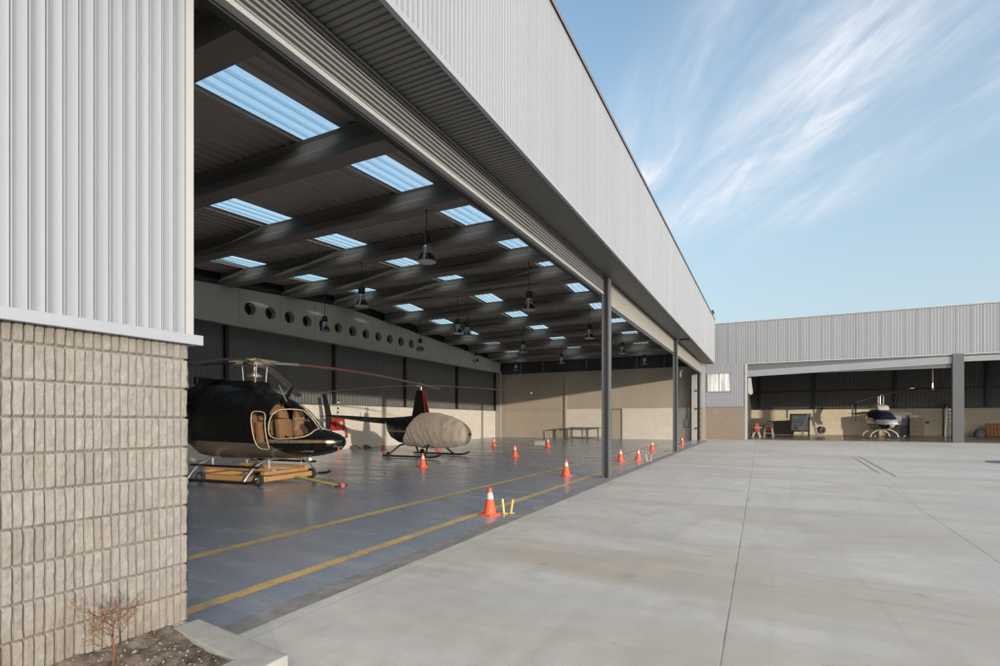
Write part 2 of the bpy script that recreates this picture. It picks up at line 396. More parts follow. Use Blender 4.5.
# ================================================================== SETTING
# ground: one sheet, gently sloped where it is built up, reaching the horizon
ys = [-600,-30,42,52.6,600]; zs = [gz(-30),gz(-30),gz(42),gz(52.6),gz(52.6)]
mb = MB(); xs = [-600,-40,60,600]
mb.add([(x,y,z) for y,z in zip(ys,zs) for x in xs], [(j*4+i,j*4+i+1,(j+1)*4+i+1,(j+1)*4+i) for j in range(4) for i in range(3)])
structure('apron', mb, M['apron'])
def ground_sheet(x0,x1,y0,y1,dz): return MB().add([(x0,y0,gz(y0)+dz),(x1,y0,gz(y0)+dz),(x1,y1,gz(y1)+dz),(x0,y1,gz(y1)+dz)],[(0,1,2,3)])
structure('hangar_floor', ground_sheet(-19.38,-3.73,2.33,37.99,.004), M['epoxy'])
structure('threshold_strip', ground_sheet(-3.728,-3.49,2.50,37.2,.004), M['threshold'])
structure('far_hangar_floor', ground_sheet(-1.25,27.9,40.0,52.48,.004), M['epoxy2'])
def line(pts, w):
    mb = MB(); L = []
    for (x,y) in pts: L += [(x-w/2,y,gz(y)+.008),(x+w/2,y,gz(y)+.008)]
    return mb.add(L, [(2*i,2*i+1,2*i+3,2*i+2) for i in range(len(pts)-1)])
structure('floor_line', line([(-4.27,2.5),(-4.27,7.),(-4.23,14.1),(-4.2,37)], .165), M['yellowline'])
structure('floor_line', line([(-5.9,2.5),(-5.86,7.6),(-5.64,17.8),(-5.4,37)], .165), M['yellowline'])
# dark tyre scuffs on the apron
def scuff(a, b, w):
    mb = MB(); n = 14; rnd = random.Random(int(a[1]*10)); L = []
    for i in range(n+1):
        t = i/n; x = a[0]+(b[0]-a[0])*t; y = a[1]+(b[1]-a[1])*t; ww = w*(.25+.75*math.sin(math.pi*min(1,t*.8+.12)))*rnd.uniform(.75,1.1)
        L += [(x-ww/2,y,gz(y)+.004),(x+ww/2,y,gz(y)+.004)]
    return mb.add(L, [(2*i,2*i+1,2*i+3,2*i+2) for i in range(n)])
M['scuff'] = painted('tyre_scuff', (.27,.255,.225), .8, .35, 14)
structure('tyre_mark', scuff((3.02,16.95),(3.23,25.2),.10), M['scuff'])
structure('tyre_mark', scuff((2.78,17.7),(3.0,25.1),.07), M['scuff'])

# ================================================================== NEAR HANGAR
H = thing('hangar', 'near hangar with open front, light ribbed metal fascia and block corner', 'building', (-3.8,2.42,0))
def hp(name, mb, mat, **k): return obj(name, mb, mat, H, world=True, **k)

# ribbed split-face block corner (front face, rounded arris, return)
def block_pier():
    ribw = .0505; crs = .2135; z0 = .02; z1 = 2.17; r = .022; yc = 2.43
    path = []
    y = -3.0
    while y < yc - r:
        path.append((Vector((-3.80,y,0)), Vector((1,0,0)), y)); y += .0034 if y > 1.1 else (.0125)
    for k in range(6):
        t = k/5*math.pi/2
        path.append((Vector((-3.80-r+r*math.cos(t), yc-r+r*math.sin(t), 0)), Vector((math.cos(t),math.sin(t),0)), yc-r+r*t))
    x = 0
    while x < .33:
        x += .012; path.append((Vector((-3.80-r-x, yc, 0)), Vector((0,1,0)), yc-r+r*1.57+x))
    zz = []; z = z0
    while z < z1: zz.append(z); z += .0072
    zz.append(z1)
    def sm(a,b,t):
        t = max(0,min(1,(t-a)/(b-a))); return t*t*(3-2*t)
    vs = []; mort = []; tone = []
    for z in zz:
        q = (z - (z1-.117)) / crs; ci = math.floor(q); fz = (q-ci)*crs; ez = min(fz, crs-fz)
        for p,nrm,s_ in path:
            sj = s_ + (noise.noise(Vector((s_*6, z*9, ci*3.1)))*.0035)
            k = math.floor(sj/ribw); fr = sj - k*ribw; er = min(fr, ribw-fr)
            rnd = noise.cell(Vector((k*1.7+.3, ci*2.3+.1, 5)))
            rnd2 = noise.cell(Vector((k*3.7+.3, ci*1.3+.1, 9)))
            gw = .0016 + .0022*rnd2
            hr = sm(gw, gw+.0055, er); hz = sm(.002, .010, ez)
            rough = noise.fractal(Vector((s_*26, z*20, 1.5)), 1.0, 2.1, 4)*.0040 + noise.noise(Vector((s_*9,z*9,k*2.)))*.0022 - abs(noise.noise(Vector((s_*17+k*3.1, z*11, ci*2.7))))*.0085
            h = -.030 + .030*min(hr,1)*hz + (rough + (rnd-.5)*.006)*hr*hz
            tone.append(.55*noise.cell(Vector((math.floor((k+4*(ci%2))/8)*1.3+.2, ci*2.1+.4, 2)))+.45*rnd2)
            vs.append(p + nrm*h + Vector((0,0,z))); mort.append(max(1-sm(.001,.006,ez), .75*(1-sm(.0008,.0035,er))))
    n = len(path)
    fs = [(j*n+i, j*n+i+1, (j+1)*n+i+1, (j+1)*n+i) for j in range(len(zz)-1) for i in range(n-1)]
    mb = MB().add(vs, fs)
    o = hp('block_wall', mb, M['block'], smooth='all')
    a = o.data.attributes.new('mortar', 'FLOAT', 'POINT'); a.data.foreach_set('value', mort)
    a = o.data.attributes.new('tone', 'FLOAT', 'POINT'); a.data.foreach_set('value', tone)
block_pier()
hp('wall_core', MB().box(-4.13,-3.832,-3,2.40,0,5.38), M['girder'])
# corner cladding above the block, sill flashing, corner trim
P = trap(-3.0, 2.405, .0835, RIB, .0012)
hp('corner_cladding', MB().sheet(P, [2.2,5.4], lambda u,d,w: (-3.80+d,u,w)), M['clad'], smooth=True)
mb = MB().box(-3.84,-3.795,2.405,2.462,2.2,5.4).box(-4.13,-3.84,2.42,2.458,2.2,5.4)
hp('corner_trim', mb, M['trim'], bevel=.004)
mb = MB().prism([(-3.84,2.243),(-3.745,2.236),(-3.742,2.232),(-3.742,2.166),(-3.75,2.162),(-3.84,2.172)], -3, 2.50, 'y')
mb.prism([(2.43,2.243),(2.498,2.236),(2.498,2.166),(2.43,2.172)], -4.14, -3.842, 'x')
hp('sill_flashing', mb, M['flash'])
# fascia
P = trap(-3.0, 37.16, .0835, RIB, .0012)
ws = [5.40,8.27]
hp('fascia_cladding', MB().sheet(P, ws, lambda u,d,w: (-3.06+d,u,w)), M['clad'], smooth=True)
mb = MB().prism([(-3.10,5.372),(-3.046,5.372),(-3.046,5.44),(-3.055,5.44),(-3.058,5.40),(-3.10,5.40)], -3, 37.2, 'y')
hp('fascia_drip', mb, M['flash'])
hp('parapet_cap', MB().prism([(-3.7,8.30),(-3.035,8.30),(-3.035,8.255),(-3.03,8.25),(-3.03,8.33),(-3.7,8.34)], -3, 37.23, 'y'), M['greysteel'])
mb = MB().box(-3.68,-3.082,-2.99,37.15,5.52,8.29)
hp('parapet_core', mb, M['soffit'])
hp('fascia_end', MB().box(-3.7,-3.045,37.16,37.2,5.38,8.28), M['clad'])
# soffit: ribs run across it
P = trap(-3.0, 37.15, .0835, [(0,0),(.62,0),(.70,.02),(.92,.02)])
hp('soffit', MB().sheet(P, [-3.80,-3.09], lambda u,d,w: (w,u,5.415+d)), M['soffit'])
mb = MB().box(-3.62,-3.2,25.5,25.75,5.36,5.412)
hp('soffit_slot', mb, M['black'])
hp('liner_wall', MB().box(-4.16,-4.0,2.4,38,5.37,8.2), M['roof'])

# raised folding door: a pack of slats and rails over the first bay
def slat(x0,x1,z0,z1): return MB().prism([(x0,z0),(x1,z0+.004),(x1,z1-.004),(x0,z1)], 2.5, 13.4, 'y')
hp('door_edge_beam', MB().box(-3.86,-3.775,2.5,13.4,4.895,4.945), M['trim'], bevel=.004)
hp('door_seal', MB().box(-3.95,-3.862,2.5,13.4,4.862,4.93), M['rubber'])
z = 4.95
for i in range(5):
    hp('door_slat', MB().prism([(-3.92,z+.004),(-3.83,z+.006),(-3.79,z+.014),(-3.79,z+.040),(-3.83,z+.048),(-3.92,z+.05)], 2.5, 13.4, 'y'), M['header']); z += .062
for i in range(3):
    x = -3.79+.012*i; zz = 5.262+.047*i
    hp('door_rail', MB().box(x-.03,x,2.5,13.4,zz,zz+.018), M['greysteel'], bevel=.004)
hp('door_pack_back', MB().box(-4.0,-3.925,2.5,13.4,4.93,5.41), M['black'])
# plain header beyond the first post
mb = MB().box(-3.95,-3.80,13.68,25.0,4.79,5.37).box(-3.95,-3.80,25.22,36.95,4.79,5.37)
hp('header_panel', mb, M['header2'])
mb = MB().box(-3.96,-3.785,13.68,25.0,4.76,4.787).box(-3.96,-3.785,25.22,36.95,4.76,4.787)
hp('header_edge', mb, M['trim'])
# posts (steel H sections at the threshold)
for yp, w in ((13.53,.22),(25.1,.15)):
    mb = MB(); g = gz(yp)
    mb.box(-3.84,-3.80,yp-w/2,yp+w/2,g,5.37).box(-3.68,-3.64,yp-w/2,yp+w/2,g,5.37).box(-3.80,-3.68,yp-.02,yp+.02,g,5.37)
    po = hp('door_post', mb, M['steel'], bevel=.003)
    bp = obj('base_plate', MB().box(-3.95,-3.58,yp-w/2-.06,yp+w/2+.06,g+.004,g+.02), M['greysteel'], po)
    bp.matrix_parent_inverse = H.matrix_world.inverted() if False else Matrix()
# right-hand jamb: pier, folded leaf, channel
hp('end_pier_block', MB().box(-3.985,-3.86,37.25,39.78,.2,2.55), M['brickyz'])
hp('end_pier_cladding', MB().box(-3.985,-3.88,37.25,39.78,2.56,5.38), M['clad2'])
hp('door_leaf', MB().box(-4.50,-4.16,37.20,37.27,.35,4.78), M['trim'], bevel=.01)
mb = MB().box(-4.155,-3.99,37.27,37.9,.34,5.2)
ch = hp('door_channel', mb, M['black'])
for z in (1.1,2.4,3.6): hp('hinge', MB().box(-4.28,-4.155,37.15,37.195,z,z+.09), M['black'])

# ---- interior
def zg(y): return 7.4 - .065*abs(y-20.35)
# back wall
hp('back_block_wall', MB().box(-19.7,-19.4,2.3,38,0,2.45), M['blockyz'])
hp('back_wall_cladding', MB().sheet(trap(2.3,38,.20,WALL), [2.45,5.46], lambda u,d,w: (-19.41+d*.5,u,w)).box(-19.7,-19.46,2.3,38,2.46,5.46), M['backclad'])
hp('dark_space_sheet', MB().box(-19.7,-19.44,2.3,38,5.465,8.1), M['black'])  # black sheet stands in for the dark space behind the girder openings
hp('back_wall_ledge', MB().box(-19.42,-19.37,2.3,38,2.44,2.475), M['backclad'])
for y in (8.0,13.87,19.77,25.56,31.48,37.23): hp('wall_post', MB().box(-19.39,-19.25,y-.07,y+.07,2.48,5.44), M['black'])
# roof girder with round openings
cu = bpy.data.curves.new('girder', 'CURVE'); cu.dimensions = '2D'; cu.fill_mode = 'BOTH'; cu.extrude = .14
def spl(pts):
    s_ = cu.splines.new('POLY'); s_.points.add(len(pts)-1); s_.use_cyclic_u = True
    for p,q in zip(s_.points, pts): p.co = (q[0],q[1],0,1)
spl([(2.5,5.45),(37.75,5.45),(37.75,zg(37.75)),(20.6,zg(20.6)),(20.1,zg(20.1)),(2.5,zg(2.5))])
for i in range(12):
    cy = 20.35 + (i-5.5)*1.01
    spl([(cy+.27*math.cos(t*math.pi/14), 6.27+.27*math.sin(t*math.pi/14)) for t in range(28)])
tmp = bpy.data.objects.new('tmp', cu); col.objects.link(tmp)
me = bpy.data.meshes.new_from_object(tmp.evaluated_get(bpy.context.evaluated_depsgraph_get()))
bpy.data.objects.remove(tmp)
for v in me.vertices: v.co = (-19.24+v.co.z, v.co.x, v.co.y)
me.materials.clear(); finish(me, M['girder'], False); me.name = 'roof_girder'
g = bpy.data.objects.new('roof_girder', me); col.objects.link(g); g.parent = H; g.matrix_parent_inverse = H.matrix_world.inverted()
for y in [20.35+1.01*(k-6) for k in range(0,13,2)] + [9,11.6,28.6,31.4,34.4]:
    hp('girder_joint', MB().box(-19.102,-19.096,y-.012,y+.012,5.47,zg(y)-.02), M['concrete'])
hp('girder_foot', MB().prism([(-19.09,5.45),(-19.09,5.58),(-19.02,5.56),(-19.02,5.45)], 2.5, 37.75, 'y'), M['girder'])
hp('corner_column', MB().box(-19.38,-18.95,37.45,37.8,.33,5.44), M['girder'], bevel=.02)
# front girder behind the door header
hp('front_girder', MB().box(-4.40,-4.17,2.5,37.75,5.45,6.2), M['girder'])
# purlins
PUR = [1.35,4.45,7.55,10.65,13.75,16.85,19.95,20.75,23.85,26.95,30.05,33.15,36.25]
for y in PUR:
    if y < 2.5: continue
    zb = zg(y)
    mb = MB().prism([(y-.21,zb-.02),(y+.21,zb-.02),(y+.225,zb+.03),(y+.225,zb+.15),(y+.10,zb+.26),(y+.10,zb+.44),(y+.15,zb+.5),(y-.15,zb+.5),(y-.10,zb+.44),(y-.10,zb+.26),(y-.225,zb+.15),(y-.225,zb+.03)], -19.36, -4.05, 'x')
    hp('roof_beam', mb, M['concrete'])
hp('ridge_strip', MB().box(-19.3,-4.1,20.28,20.42,7.47,7.50), M['trim'])
hp('end_beam', MB().box(-19.3,-4.1,37.7,37.98,6.27,6.95), M['concrete'])
# roof sheeting with rooflights left open and filled by their own sheets
SKX = (-7.63,-12.40,-17.28); HW = .475
RS = [(0,.045),(.66,.045),(.69,0),(.88,0),(.93,.045)]
bays = [(y0,y1) for y0,y1 in zip([2.3]+PUR[1:],PUR[1:]+[37.9])]
def roofz(y): return zg(y)+.51
segs = []; e0 = -19.45
for cx in sorted(SKX): segs.append((e0,cx-HW)); e0 = cx+HW
segs.append((e0,-4.0))
mb = MB()
for y0,y1 in ((2.3,20.35),(20.35,38)):
    for a,b in segs:
        mb.sheet(trap(a,b,.27,RS,0,.045), [y0,y1], lambda u,d,w: (u,w,roofz(w)+d))
mb.add([(x,y,roofz(y)+.13) for x in (-19.45,-8.2) for y in ()], [])
hp('roof_sheeting', mb, M['roof'])
for cx in SKX:
    for y0,y1 in bays:
        if y1-y0 < 1: continue
        a,b = y0+.003, y1-.003
        hp('rooflight', MB().sheet(trap(cx-HW,cx+HW,.27,RS,0,.045), [a,b], lambda u,d,w: (u,w,roofz(w)+d-.003)), M['rooflight'])
# near end wall (behind the viewer's left)
hp('near_end_wall', MB().box(-19.7,-4.14,2.1,2.3,0,8), M['girder'])
# far end wall
Y1 = 38.0
hp('end_wall_sheet', MB().sheet(trap(-19.4,-13.7,.13,WALL), [.3,5.3], lambda u,d,w: (u,Y1-.03-d*.22,w)).sheet(trap(-13.56,-4.3,.13,WALL), [2.58,5.3], lambda u,d,w: (u,Y1-.03-d*.22,w)), M['endclad'])
hp('end_wall_rail', MB().box(-19.4,-13.7,Y1-.09,Y1-.035,2.50,2.58).box(-13.56,-4.3,Y1-.10,Y1-.035,2.54,2.60).box(-19.4,-4.3,Y1-.11,Y1-.035,5.29,5.36), M['endclad'])
hp('end_wall_top', MB().sheet(trap(-19.4,-4.3,.20,WALL), [5.36,6.5], lambda u,d,w: (u,Y1-d,w)), M['darkclad'])
hp('end_wall_core', MB().box(-19.7,-4.1,Y1+.04,Y1+.2,0,8.0), M['concrete'])
hp('end_block_wall', MB().box(-13.56,-10.16,Y1-.12,Y1-.0,.3,2.54).box(-9.30,-4.36,Y1-.12,Y1,.3,2.54), M['blockxz'])
hp('end_wall_mullion', MB().box(-13.70,-13.56,Y1-.14,Y1-.02,.3,5.29), M['endclad'])
for x in (-17.4,-15.5,-12,-10.2,-8.3,-6.4): hp('clerestory_mullion', MB().box(x-.03,x+.03,Y1-.07,Y1-.02,5.36,6.27), M['greysteel'])
d = hp('side_door', MB().box(-10.08,-9.38,Y1-.09,Y1-.03,.345,2.45), M['endclad'])
hp('door_frame', MB().box(-10.16,-10.08,Y1-.13,Y1-.01,.34,2.54).box(-9.38,-9.30,Y1-.13,Y1-.01,.34,2.54).box(-10.08,-9.38,Y1-.13,Y1-.01,2.45,2.54), M['greysteel'])
hd = obj('handle', MB().tube([(-9.48,Y1-.10,1.35),(-9.48,Y1-.15,1.35),(-9.58,Y1-.15,1.35)], .012), M['alu'], d)

# ================================================================== FAR HANGAR
F = thing('hangar', 'far hangar facing the apron, grey ribbed front with a wide opening', 'building', (-4.3,39.8,0))
def fp(name, mb, mat, **k): return obj(name, mb, mat, F, world=True, **k)
YF = 39.8
SH = [(0,0),(.5,0),(.6,-.006),(.9,-.006)]
fp('front_cladding', MB().sheet(trap(-4.3,28,.15,SH,.002), [5.58,8.42], lambda u,d,w: (u,YF-d,w)), M['clad2'])
lo = 5.58
mb = MB()
for a,b,z0,z1 in ((-4.3,-3.78,2.62,lo),(-2.18,-1.32,2.62,lo),(-3.78,-2.18,2.62,3.66),(-3.78,-2.18,5.0,lo)):
    mb.sheet(trap(a,b,.15,SH), [z0,z1], lambda u,d,w: (u,YF-d+.002,w))
fp('corner_cladding', mb, M['clad2'])
for k in range(1,50):
    x = -4.3+.62*k+.05*math.sin(k*2.7)
    fp('sheet_lap', MB().box(x-.014,x+.014,YF-.010-.006*(k%3==0),YF+.02,5.6,8.40), M['clad2' if k%3 else 'clad'])
fp('parapet_cap', MB().box(-4.3,28.05,YF-.05,YF+.12,8.42,8.47), M['trim'])
fp('front_core', MB().box(-4.3,28,YF+.045,YF+.3,5.62,8.41), M['soffit'])
fp('brick_base', MB().box(-4.3,-1.36,YF-.03,YF+.3,.2,2.57), M['brickxz'])
fp('base_flashing', MB().box(-4.3,-1.34,YF-.05,YF+.04,2.575,2.62), M['steel'])
fp('corner_core', MB().box(-4.3,-1.36,YF+.05,YF+.3,2.62,5.6), M['soffit'])
fp('jamb_trim', MB().box(-1.355,-1.20,YF-.04,YF+.32,.36,5.56), M['trim'])
fp('drip_flashing', MB().box(-1.2,28,YF-.05,YF+.05,5.52,5.575), M['trim'])
mb = MB().box(-1.2,9.74,YF+.05,YF+.25,4.78,5.495).box(10.26,19.2,YF+.05,YF+.25,5.2,5.495).box(19.7,28,YF+.05,YF+.25,5.2,5.495)
fp('header_panel', mb, M['steel'])
fp('header_edge', MB().prism([(-1.2,4.66),(9.74,5.02),(9.74,5.45),(-1.2,5.08)], YF-.02, YF+.045, 'y').box(10.26,19.2,YF-.02,YF+.045,5.12,5.42), M['clad2'])
for x in (10.0,19.45):
    fp('front_column', MB().box(x-.26,x+.26,YF-.12,YF-.07,.345,5.58).box(x-.26,x+.26,YF+.13,YF+.18,.345,5.58).box(x-.05,x+.05,YF-.07,YF+.13,.345,5.58).box(x-.24,x+.24,YF-.069,YF-.055,.345,5.5), M['steel2'], bevel=.004)
w = fp('window', MB().box(-3.78,-3.72,YF-.05,YF+.05,3.66,5.0).box(-2.24,-2.18,YF-.05,YF+.05,3.66,5.0).box(-3.72,-2.24,YF-.05,YF+.05,3.66,3.72).box(-3.72,-2.24,YF-.05,YF+.05,4.94,5.0).box(-3.0,-2.96,YF-.03,YF+.04,3.72,4.94), M['clad2'])
obj('pane', MB().box(-3.72,-2.24,YF+.0,YF+.03,3.72,4.94), M['pane'], w)
obj('bar', MB().box(-3.36,-3.335,YF-.012,YF-.002,3.72,4.94).box(-2.62,-2.595,YF-.012,YF-.002,3.72,4.94), M['white'], w)
fp('door_bracket', MB().prism([(-1.16,4.6),(-.98,4.6),(-.86,3.55),(-1.0,3.42),(-1.16,3.55)], YF+.1, YF+.4, 'y'), M['trim'])
YB = 52.5
fp('back_block_wall', MB().box(-1.3,28,YB,YB+.2,.3,2.68), M['blockfar'])
fp('back_wall_cladding', MB().sheet(trap(-1.3,28,.25,WALL), [2.68,8.0], lambda u,d,w: (u,YB-.02-d,w)).box(-1.3,28,YB+.02,YB+.2,2.7,8), M['backclad'])
for x in (-.6,3.62,9.25,14.9,20.5): fp('wall_post', MB().box(x-.11,x+.11,YB-.2,YB-.05,2.7,7.2), M['black'])
fp('wall_rail', MB().box(-1.3,28,YB-.10,YB-.055,4.15,4.27).box(-1.3,28,YB-.09,YB-.03,2.64,2.70), M['black'])
fp('side_wall', MB().box(-1.36,-1.26,YF+.33,YB,.2,7.9).box(28,28.2,YF,YB,.2,8), M['backclad'])
fp('roof_sheeting', MB().sheet(trap(-1.3,28,.25,RS), [YF+.2,YB+.2], lambda u,d,w: (u,w,7.6+d)), M['roof'])
for y in (43,46.2,49.4): fp('roof_beam', MB().box(-1.25,28,y-.17,y+.17,7.05,7.58), M['concrete'])
fp('wall_conduit', MB().tube([(1.62,YB-.06,2.66),(1.62,YB-.06,1.9)],.025).tube([(12.3,YB-.06,2.66),(12.3,YB-.06,.5)],.04), M['black'])
fp('junction_box', MB().box(11.2,11.42,YB-.1,YB,1.45,1.62), M['black'])

# ================================================================== THINGS
# pendants: three rows down the roof
def make_lamp():
    o = thing('pendant_lamp', 'x', 'lamp')
    obj('rod', MB().tube([(0,0,.30),(0,0,1.4)], .012, 6), M['black'], o)
    obj('ballast_housing', MB().lathe([(.05,.32),(.10,.30),(.115,.26),(.115,.10),(.07,.05)], n=20), M['black'], o, smooth=True)
    obj('reflector', MB().lathe([(.06,.07),(.085,.02),(.12,-.06),(.155,-.15),(.15,-.15),(.115,-.06),(.08,.01)], n=28), M['reflector'], o, smooth=True)
    obj('shade', MB().lathe([(.158,-.152),(.20,-.25),(.225,-.33),(.22,-.33),(.195,-.25),(.154,-.155)], n=28), M['shade'], o, smooth=True)
    obj('rim', MB().lathe([(.222,-.33),(.232,-.335),(.232,-.345),(.215,-.345)], n=28), M['reflector'], o, smooth=True)
    obj('collar', MB().lathe([(.085,.055),(.105,.02),(.10,-.03),(.07,0)], n=20), M['alu'], o, smooth=True)
    return o
lamp0 = make_lamp(); first = True
ordn = ['first','second','third','fourth','fifth','sixth']
rows = [(-7.4,[4.45,10.65,16.85,23.85,30.05,36.25],'row nearest the door opening'),
        (-12.2,[7.55,13.75,19.95,20.75,26.95,33.15],'middle row under the roof'),
        (-17.0,[4.45,10.65,16.85,23.85,30.05,36.25],'row along the back wall girder')]
for x,yl,rn in rows:
    for i,y in enumerate(yl):
        o = lamp0 if first else copy_tree(lamp0); first = False
        zc = 5.83; o.location = (x,y,zc)
        L = zg(y)+.03-zc
        for k in o.children:
            if k.name.startswith('rod'): k.scale = (1,1,1); k.data = MBrod = bpy.data.meshes.new('rod'); m_ = MB().tube([(0,0,.30),(0,0,L)], .012, 6).lathe([(.045,L-.06),(.05,L-.03),(.05,L),(.03,L)], n=10); k.data.from_pydata(m_.v,[],m_.f); finish(k.data, M['black'], False)
        o['label'] = f'{ordn[i]} bell shaped hanging lamp from the near end, {rn}'; o['group'] = 'bell lamps hanging from the hangar roof'

# traffic cones
def make_cone():
    o = thing('traffic_cone', 'x', 'traffic cone')
    b = MB().prism([(.11*sx if abs(sy)==1 and 0 else sx*.14, sy*.14) for sx,sy in ((-.8,-1),(.8,-1),(1,-.8),(1,.8),(.8,1),(-.8,1),(-1,.8),(-1,-.8))], 0, .028, 'z')
    obj('base', b, M['orange'], o, bevel=.005)
    obj('body', MB().lathe([(.115,.028),(.105,.05),(.027,.44),(.02,.455),(.008,.455)], n=24), M['orange'], o, smooth=True)
    def r(z): return .105+(.027-.105)*(z-.05)/.39+.003
    obj('reflective_band', MB().lathe([(r(.27)-.002,.27),(r(.27),.272),(r(.375),.375),(r(.375)-.002,.377)], n=24), M['white'], o, smooth=True)
    return o
cone0 = make_cone()
cones = [(-4.05,7.63,'large foreground cone beside two yellow sticks on the yellow line'),
 (-4.86,13.56,'cone just left of the nearest grey door post'),
 (-9.94,14.09,'cone in front of the covered helicopter skids'),
 (-16.99,20.7,'cone by the back wall under the dark tail boom'),
 (-14.46,21.78,'cone half hidden behind the covered helicopter skids'),
 (-13.34,25.6,'far cone beyond the covered helicopter nose, near the corner column'),
 (-9.16,19.42,'cone standing alone right of the covered helicopter nose'),
 (-10.45,26.29,'cone beside the small white crate in front of the bench'),
 (-4.73,18.98,'left cone of the pair behind the nearest door post'),
 (-4.15,19.24,'right cone of the pair, next to the pale short sticks'),
 (-4.85,25.47,'cone just left of the farther door post'),
 (-4.32,31.48,'farthest cone, right of the farther door post')]
for i,(x,y,l) in enumerate(cones):
    o = cone0 if i == 0 else copy_tree(cone0)
    place(o, (x,y,gz(y)+.004), random.uniform(-.5,.5)); k_ = random.uniform(.95,1.04); o.scale = (k_,k_,k_*random.uniform(.96,1.03)); o['label'] = 'orange and white '+l; o['group'] = 'traffic cones on the hangar floor'
# short sticks standing beside the cones
def make_stick(mat):
    o = thing('marker_stick', 'x', 'stick')
    obj('stick', MB().tube([(0,0,.01),(.02,0,.12),(.045,0,.235)], [.017,.018,.02], 8), mat, o, smooth=True)
    obj('foot', MB().box(-.05,.05,-.04,.04,0,.012), M['stick'], o, bevel=.004)
    return o
for i,(x,y,rz,mt,l) in enumerate([(-3.88,7.80,2.6,'stick','left leaning yellow stick of the pair beside the foreground cone'),
    (-3.78,7.86,-.3,'stick','right leaning yellow stick of the pair beside the foreground cone'),
    (-3.86,19.3,2.6,'trim','left pale stick of the pair behind the nearest door post'),
    (-3.74,19.36,-.3,'trim','right pale stick of the pair behind the nearest door post'),
    (4.34,40.7,0,'stick','single yellow stick at the edge of the far hangar floor')]):
    o = make_stick(M[mt]); place(o, (x,y,gz(y)+.008), rz); o['label'] = l; o['group'] = 'short sticks marking the floor edge'

# ------------------------------------------------ helicopters
def interp(secs, x):
    for a,b in zip(secs, secs[1:]):
        if a[0] >= x >= b[0]:
            t = (a[0]-x)/(a[0]-b[0]); t2 = t*t*(3-2*t)*.5+t*.5
            return [p+(q-p)*t2 for p,q in zip(a,b)]
    return list(secs[-1])
def hull(secs, x0, x1, nx, nr, e=2.5, taper=.3, grow=0):
    rings = []
    for i in range(nx+1):
        x = x0+(x1-x0)*i/nx; _,w,zb,zt = interp(secs,x)[:4]; w += grow; zb -= grow; zt += grow
        zc = (zb+zt)/2; h = (zt-zb)/2; ring = []
        for k in range(nr):
            t = 2*math.pi*k/nr; ct,st = math.cos(t), math.sin(t)
            yy = math.copysign(abs(ct)**(2/e), ct); zz = math.copysign(abs(st)**(2/e), st)
            wt = 1 - (taper*max(0,zz)**2)
            ring.append((x, w*wt*yy, zc+h*zz))
        rings.append(ring)
    return rings
def faces_of(rings):
    n = len(rings[0]); out = []
    for j in range(len(rings)-1):
        for i in range(n): out.append([rings[j][i], rings[j][(i+1)%n], rings[j+1][(i+1)%n], rings[j+1][i]])
    return out
def quads(fl):
    mb = MB(); idx = {}
    for q in fl:
        ids = []
        for p in q:
            k = tuple(round(c,5) for c in p)
            if k not in idx: idx[k] = len(mb.v); mb.v.append(p)
            ids.append(idx[k])
        u = []
        for a in ids:
            if a not in u: u.append(a)
        if len(u) > 2: mb.f.append(tuple(u))
    return mb
def inside(p, poly):
    x,y = p; c = False; n = len(poly)
    for i in range(n):
        (x1,y1),(x2,y2) = poly[i],poly[(i+1)%n]
        if (y1>y) != (y2>y) and x < (x2-x1)*(y-y1)/(y2-y1)+x1: c = not c
    return c
def blade(root, tip, zr, zt, droop, chord, th=.025, n=10, t0=0, t1=1):
    mb = MB(); root = Vector(root); tip = Vector(tip); d = (tip-root); d.z = 0; d.normalize(); s_ = Vector((-d.y,d.x,0)); L = []
    for i in range(n+1):
        t = t0+(t1-t0)*i/n; p = root+(tip-root)*t; p.z = zr+(zt-zr)*(t**1.6 if droop else t)
        for a,b in ((-.5,0),(-.2,.5),(.25,.35),(.5,0),(.2,-.5)): L.append(p+s_*a*chord+Vector((0,0,b*th)))
    fs = [(5*i+k,5*i+(k+1)%5,5*i+5+(k+1)%5,5*i+5+k) for i in range(n) for k in range(5)]
    fs += [(0,1,2,3,4), tuple(5*n+k for k in (4,3,2,1,0))]
    return mb.add(L, fs)
def seat(x, y, z, w=.42):
    return MB().box(x-.05,x+.42,y-w/2,y+w/2,z,z+.16).prism([(x-.14,z+.12),(x+.02,z+.12),(x-.06,z+.66),(x-.19,z+.66)], y-w/2, y+w/2, 'y').prism([(x-.20,z+.68),(x-.09,z+.68),(x-.11,z+.88),(x-.21,z+.88)], y-.13, y+.13, 'y')

# -- black helicopter on its yellow trolley
B = thing('helicopter', 'black helicopter with bronze stripe and tan seats, parked on a yellow trolley', 'helicopter', (-11.84,9.33,gz(9.3)), R(4), ground=True)
BS = [(2.84,.03,1.0,1.07),(2.76,.20,.90,1.15),(2.58,.36,.80,1.235),(2.3,.47,.72,1.30),(2.1,.54,.68,1.345),(1.95,.575,.66,1.47),(1.75,.61,.64,1.68),(1.5,.645,.62,1.88),(1.25,.665,.61,2.02),(.95,.68,.60,2.13),(.6,.69,.59,2.27),(.25,.69,.58,2.44),(-.3,.69,.57,2.49),(-1.0,.67,.56,2.54),(-1.6,.61,.60,2.56),(-2.0,.53,.80,2.52),(-2.4,.43,1.10,2.42),(-2.9,.31,1.45,2.25),(-3.5,.20,1.72,2.12),(-4.5,.15,1.80,2.08),(-6.4,.10,1.90,2.08)]
rings = hull(BS, 2.84, -6.4, 230, 64, 2.7, .30)
fl = faces_of(rings)
fdoor = [(1.20,1.10),(1.16,1.45),(1.22,1.80),(1.62,1.83),(1.95,1.58),(2.22,1.27),(2.10,1.14)]
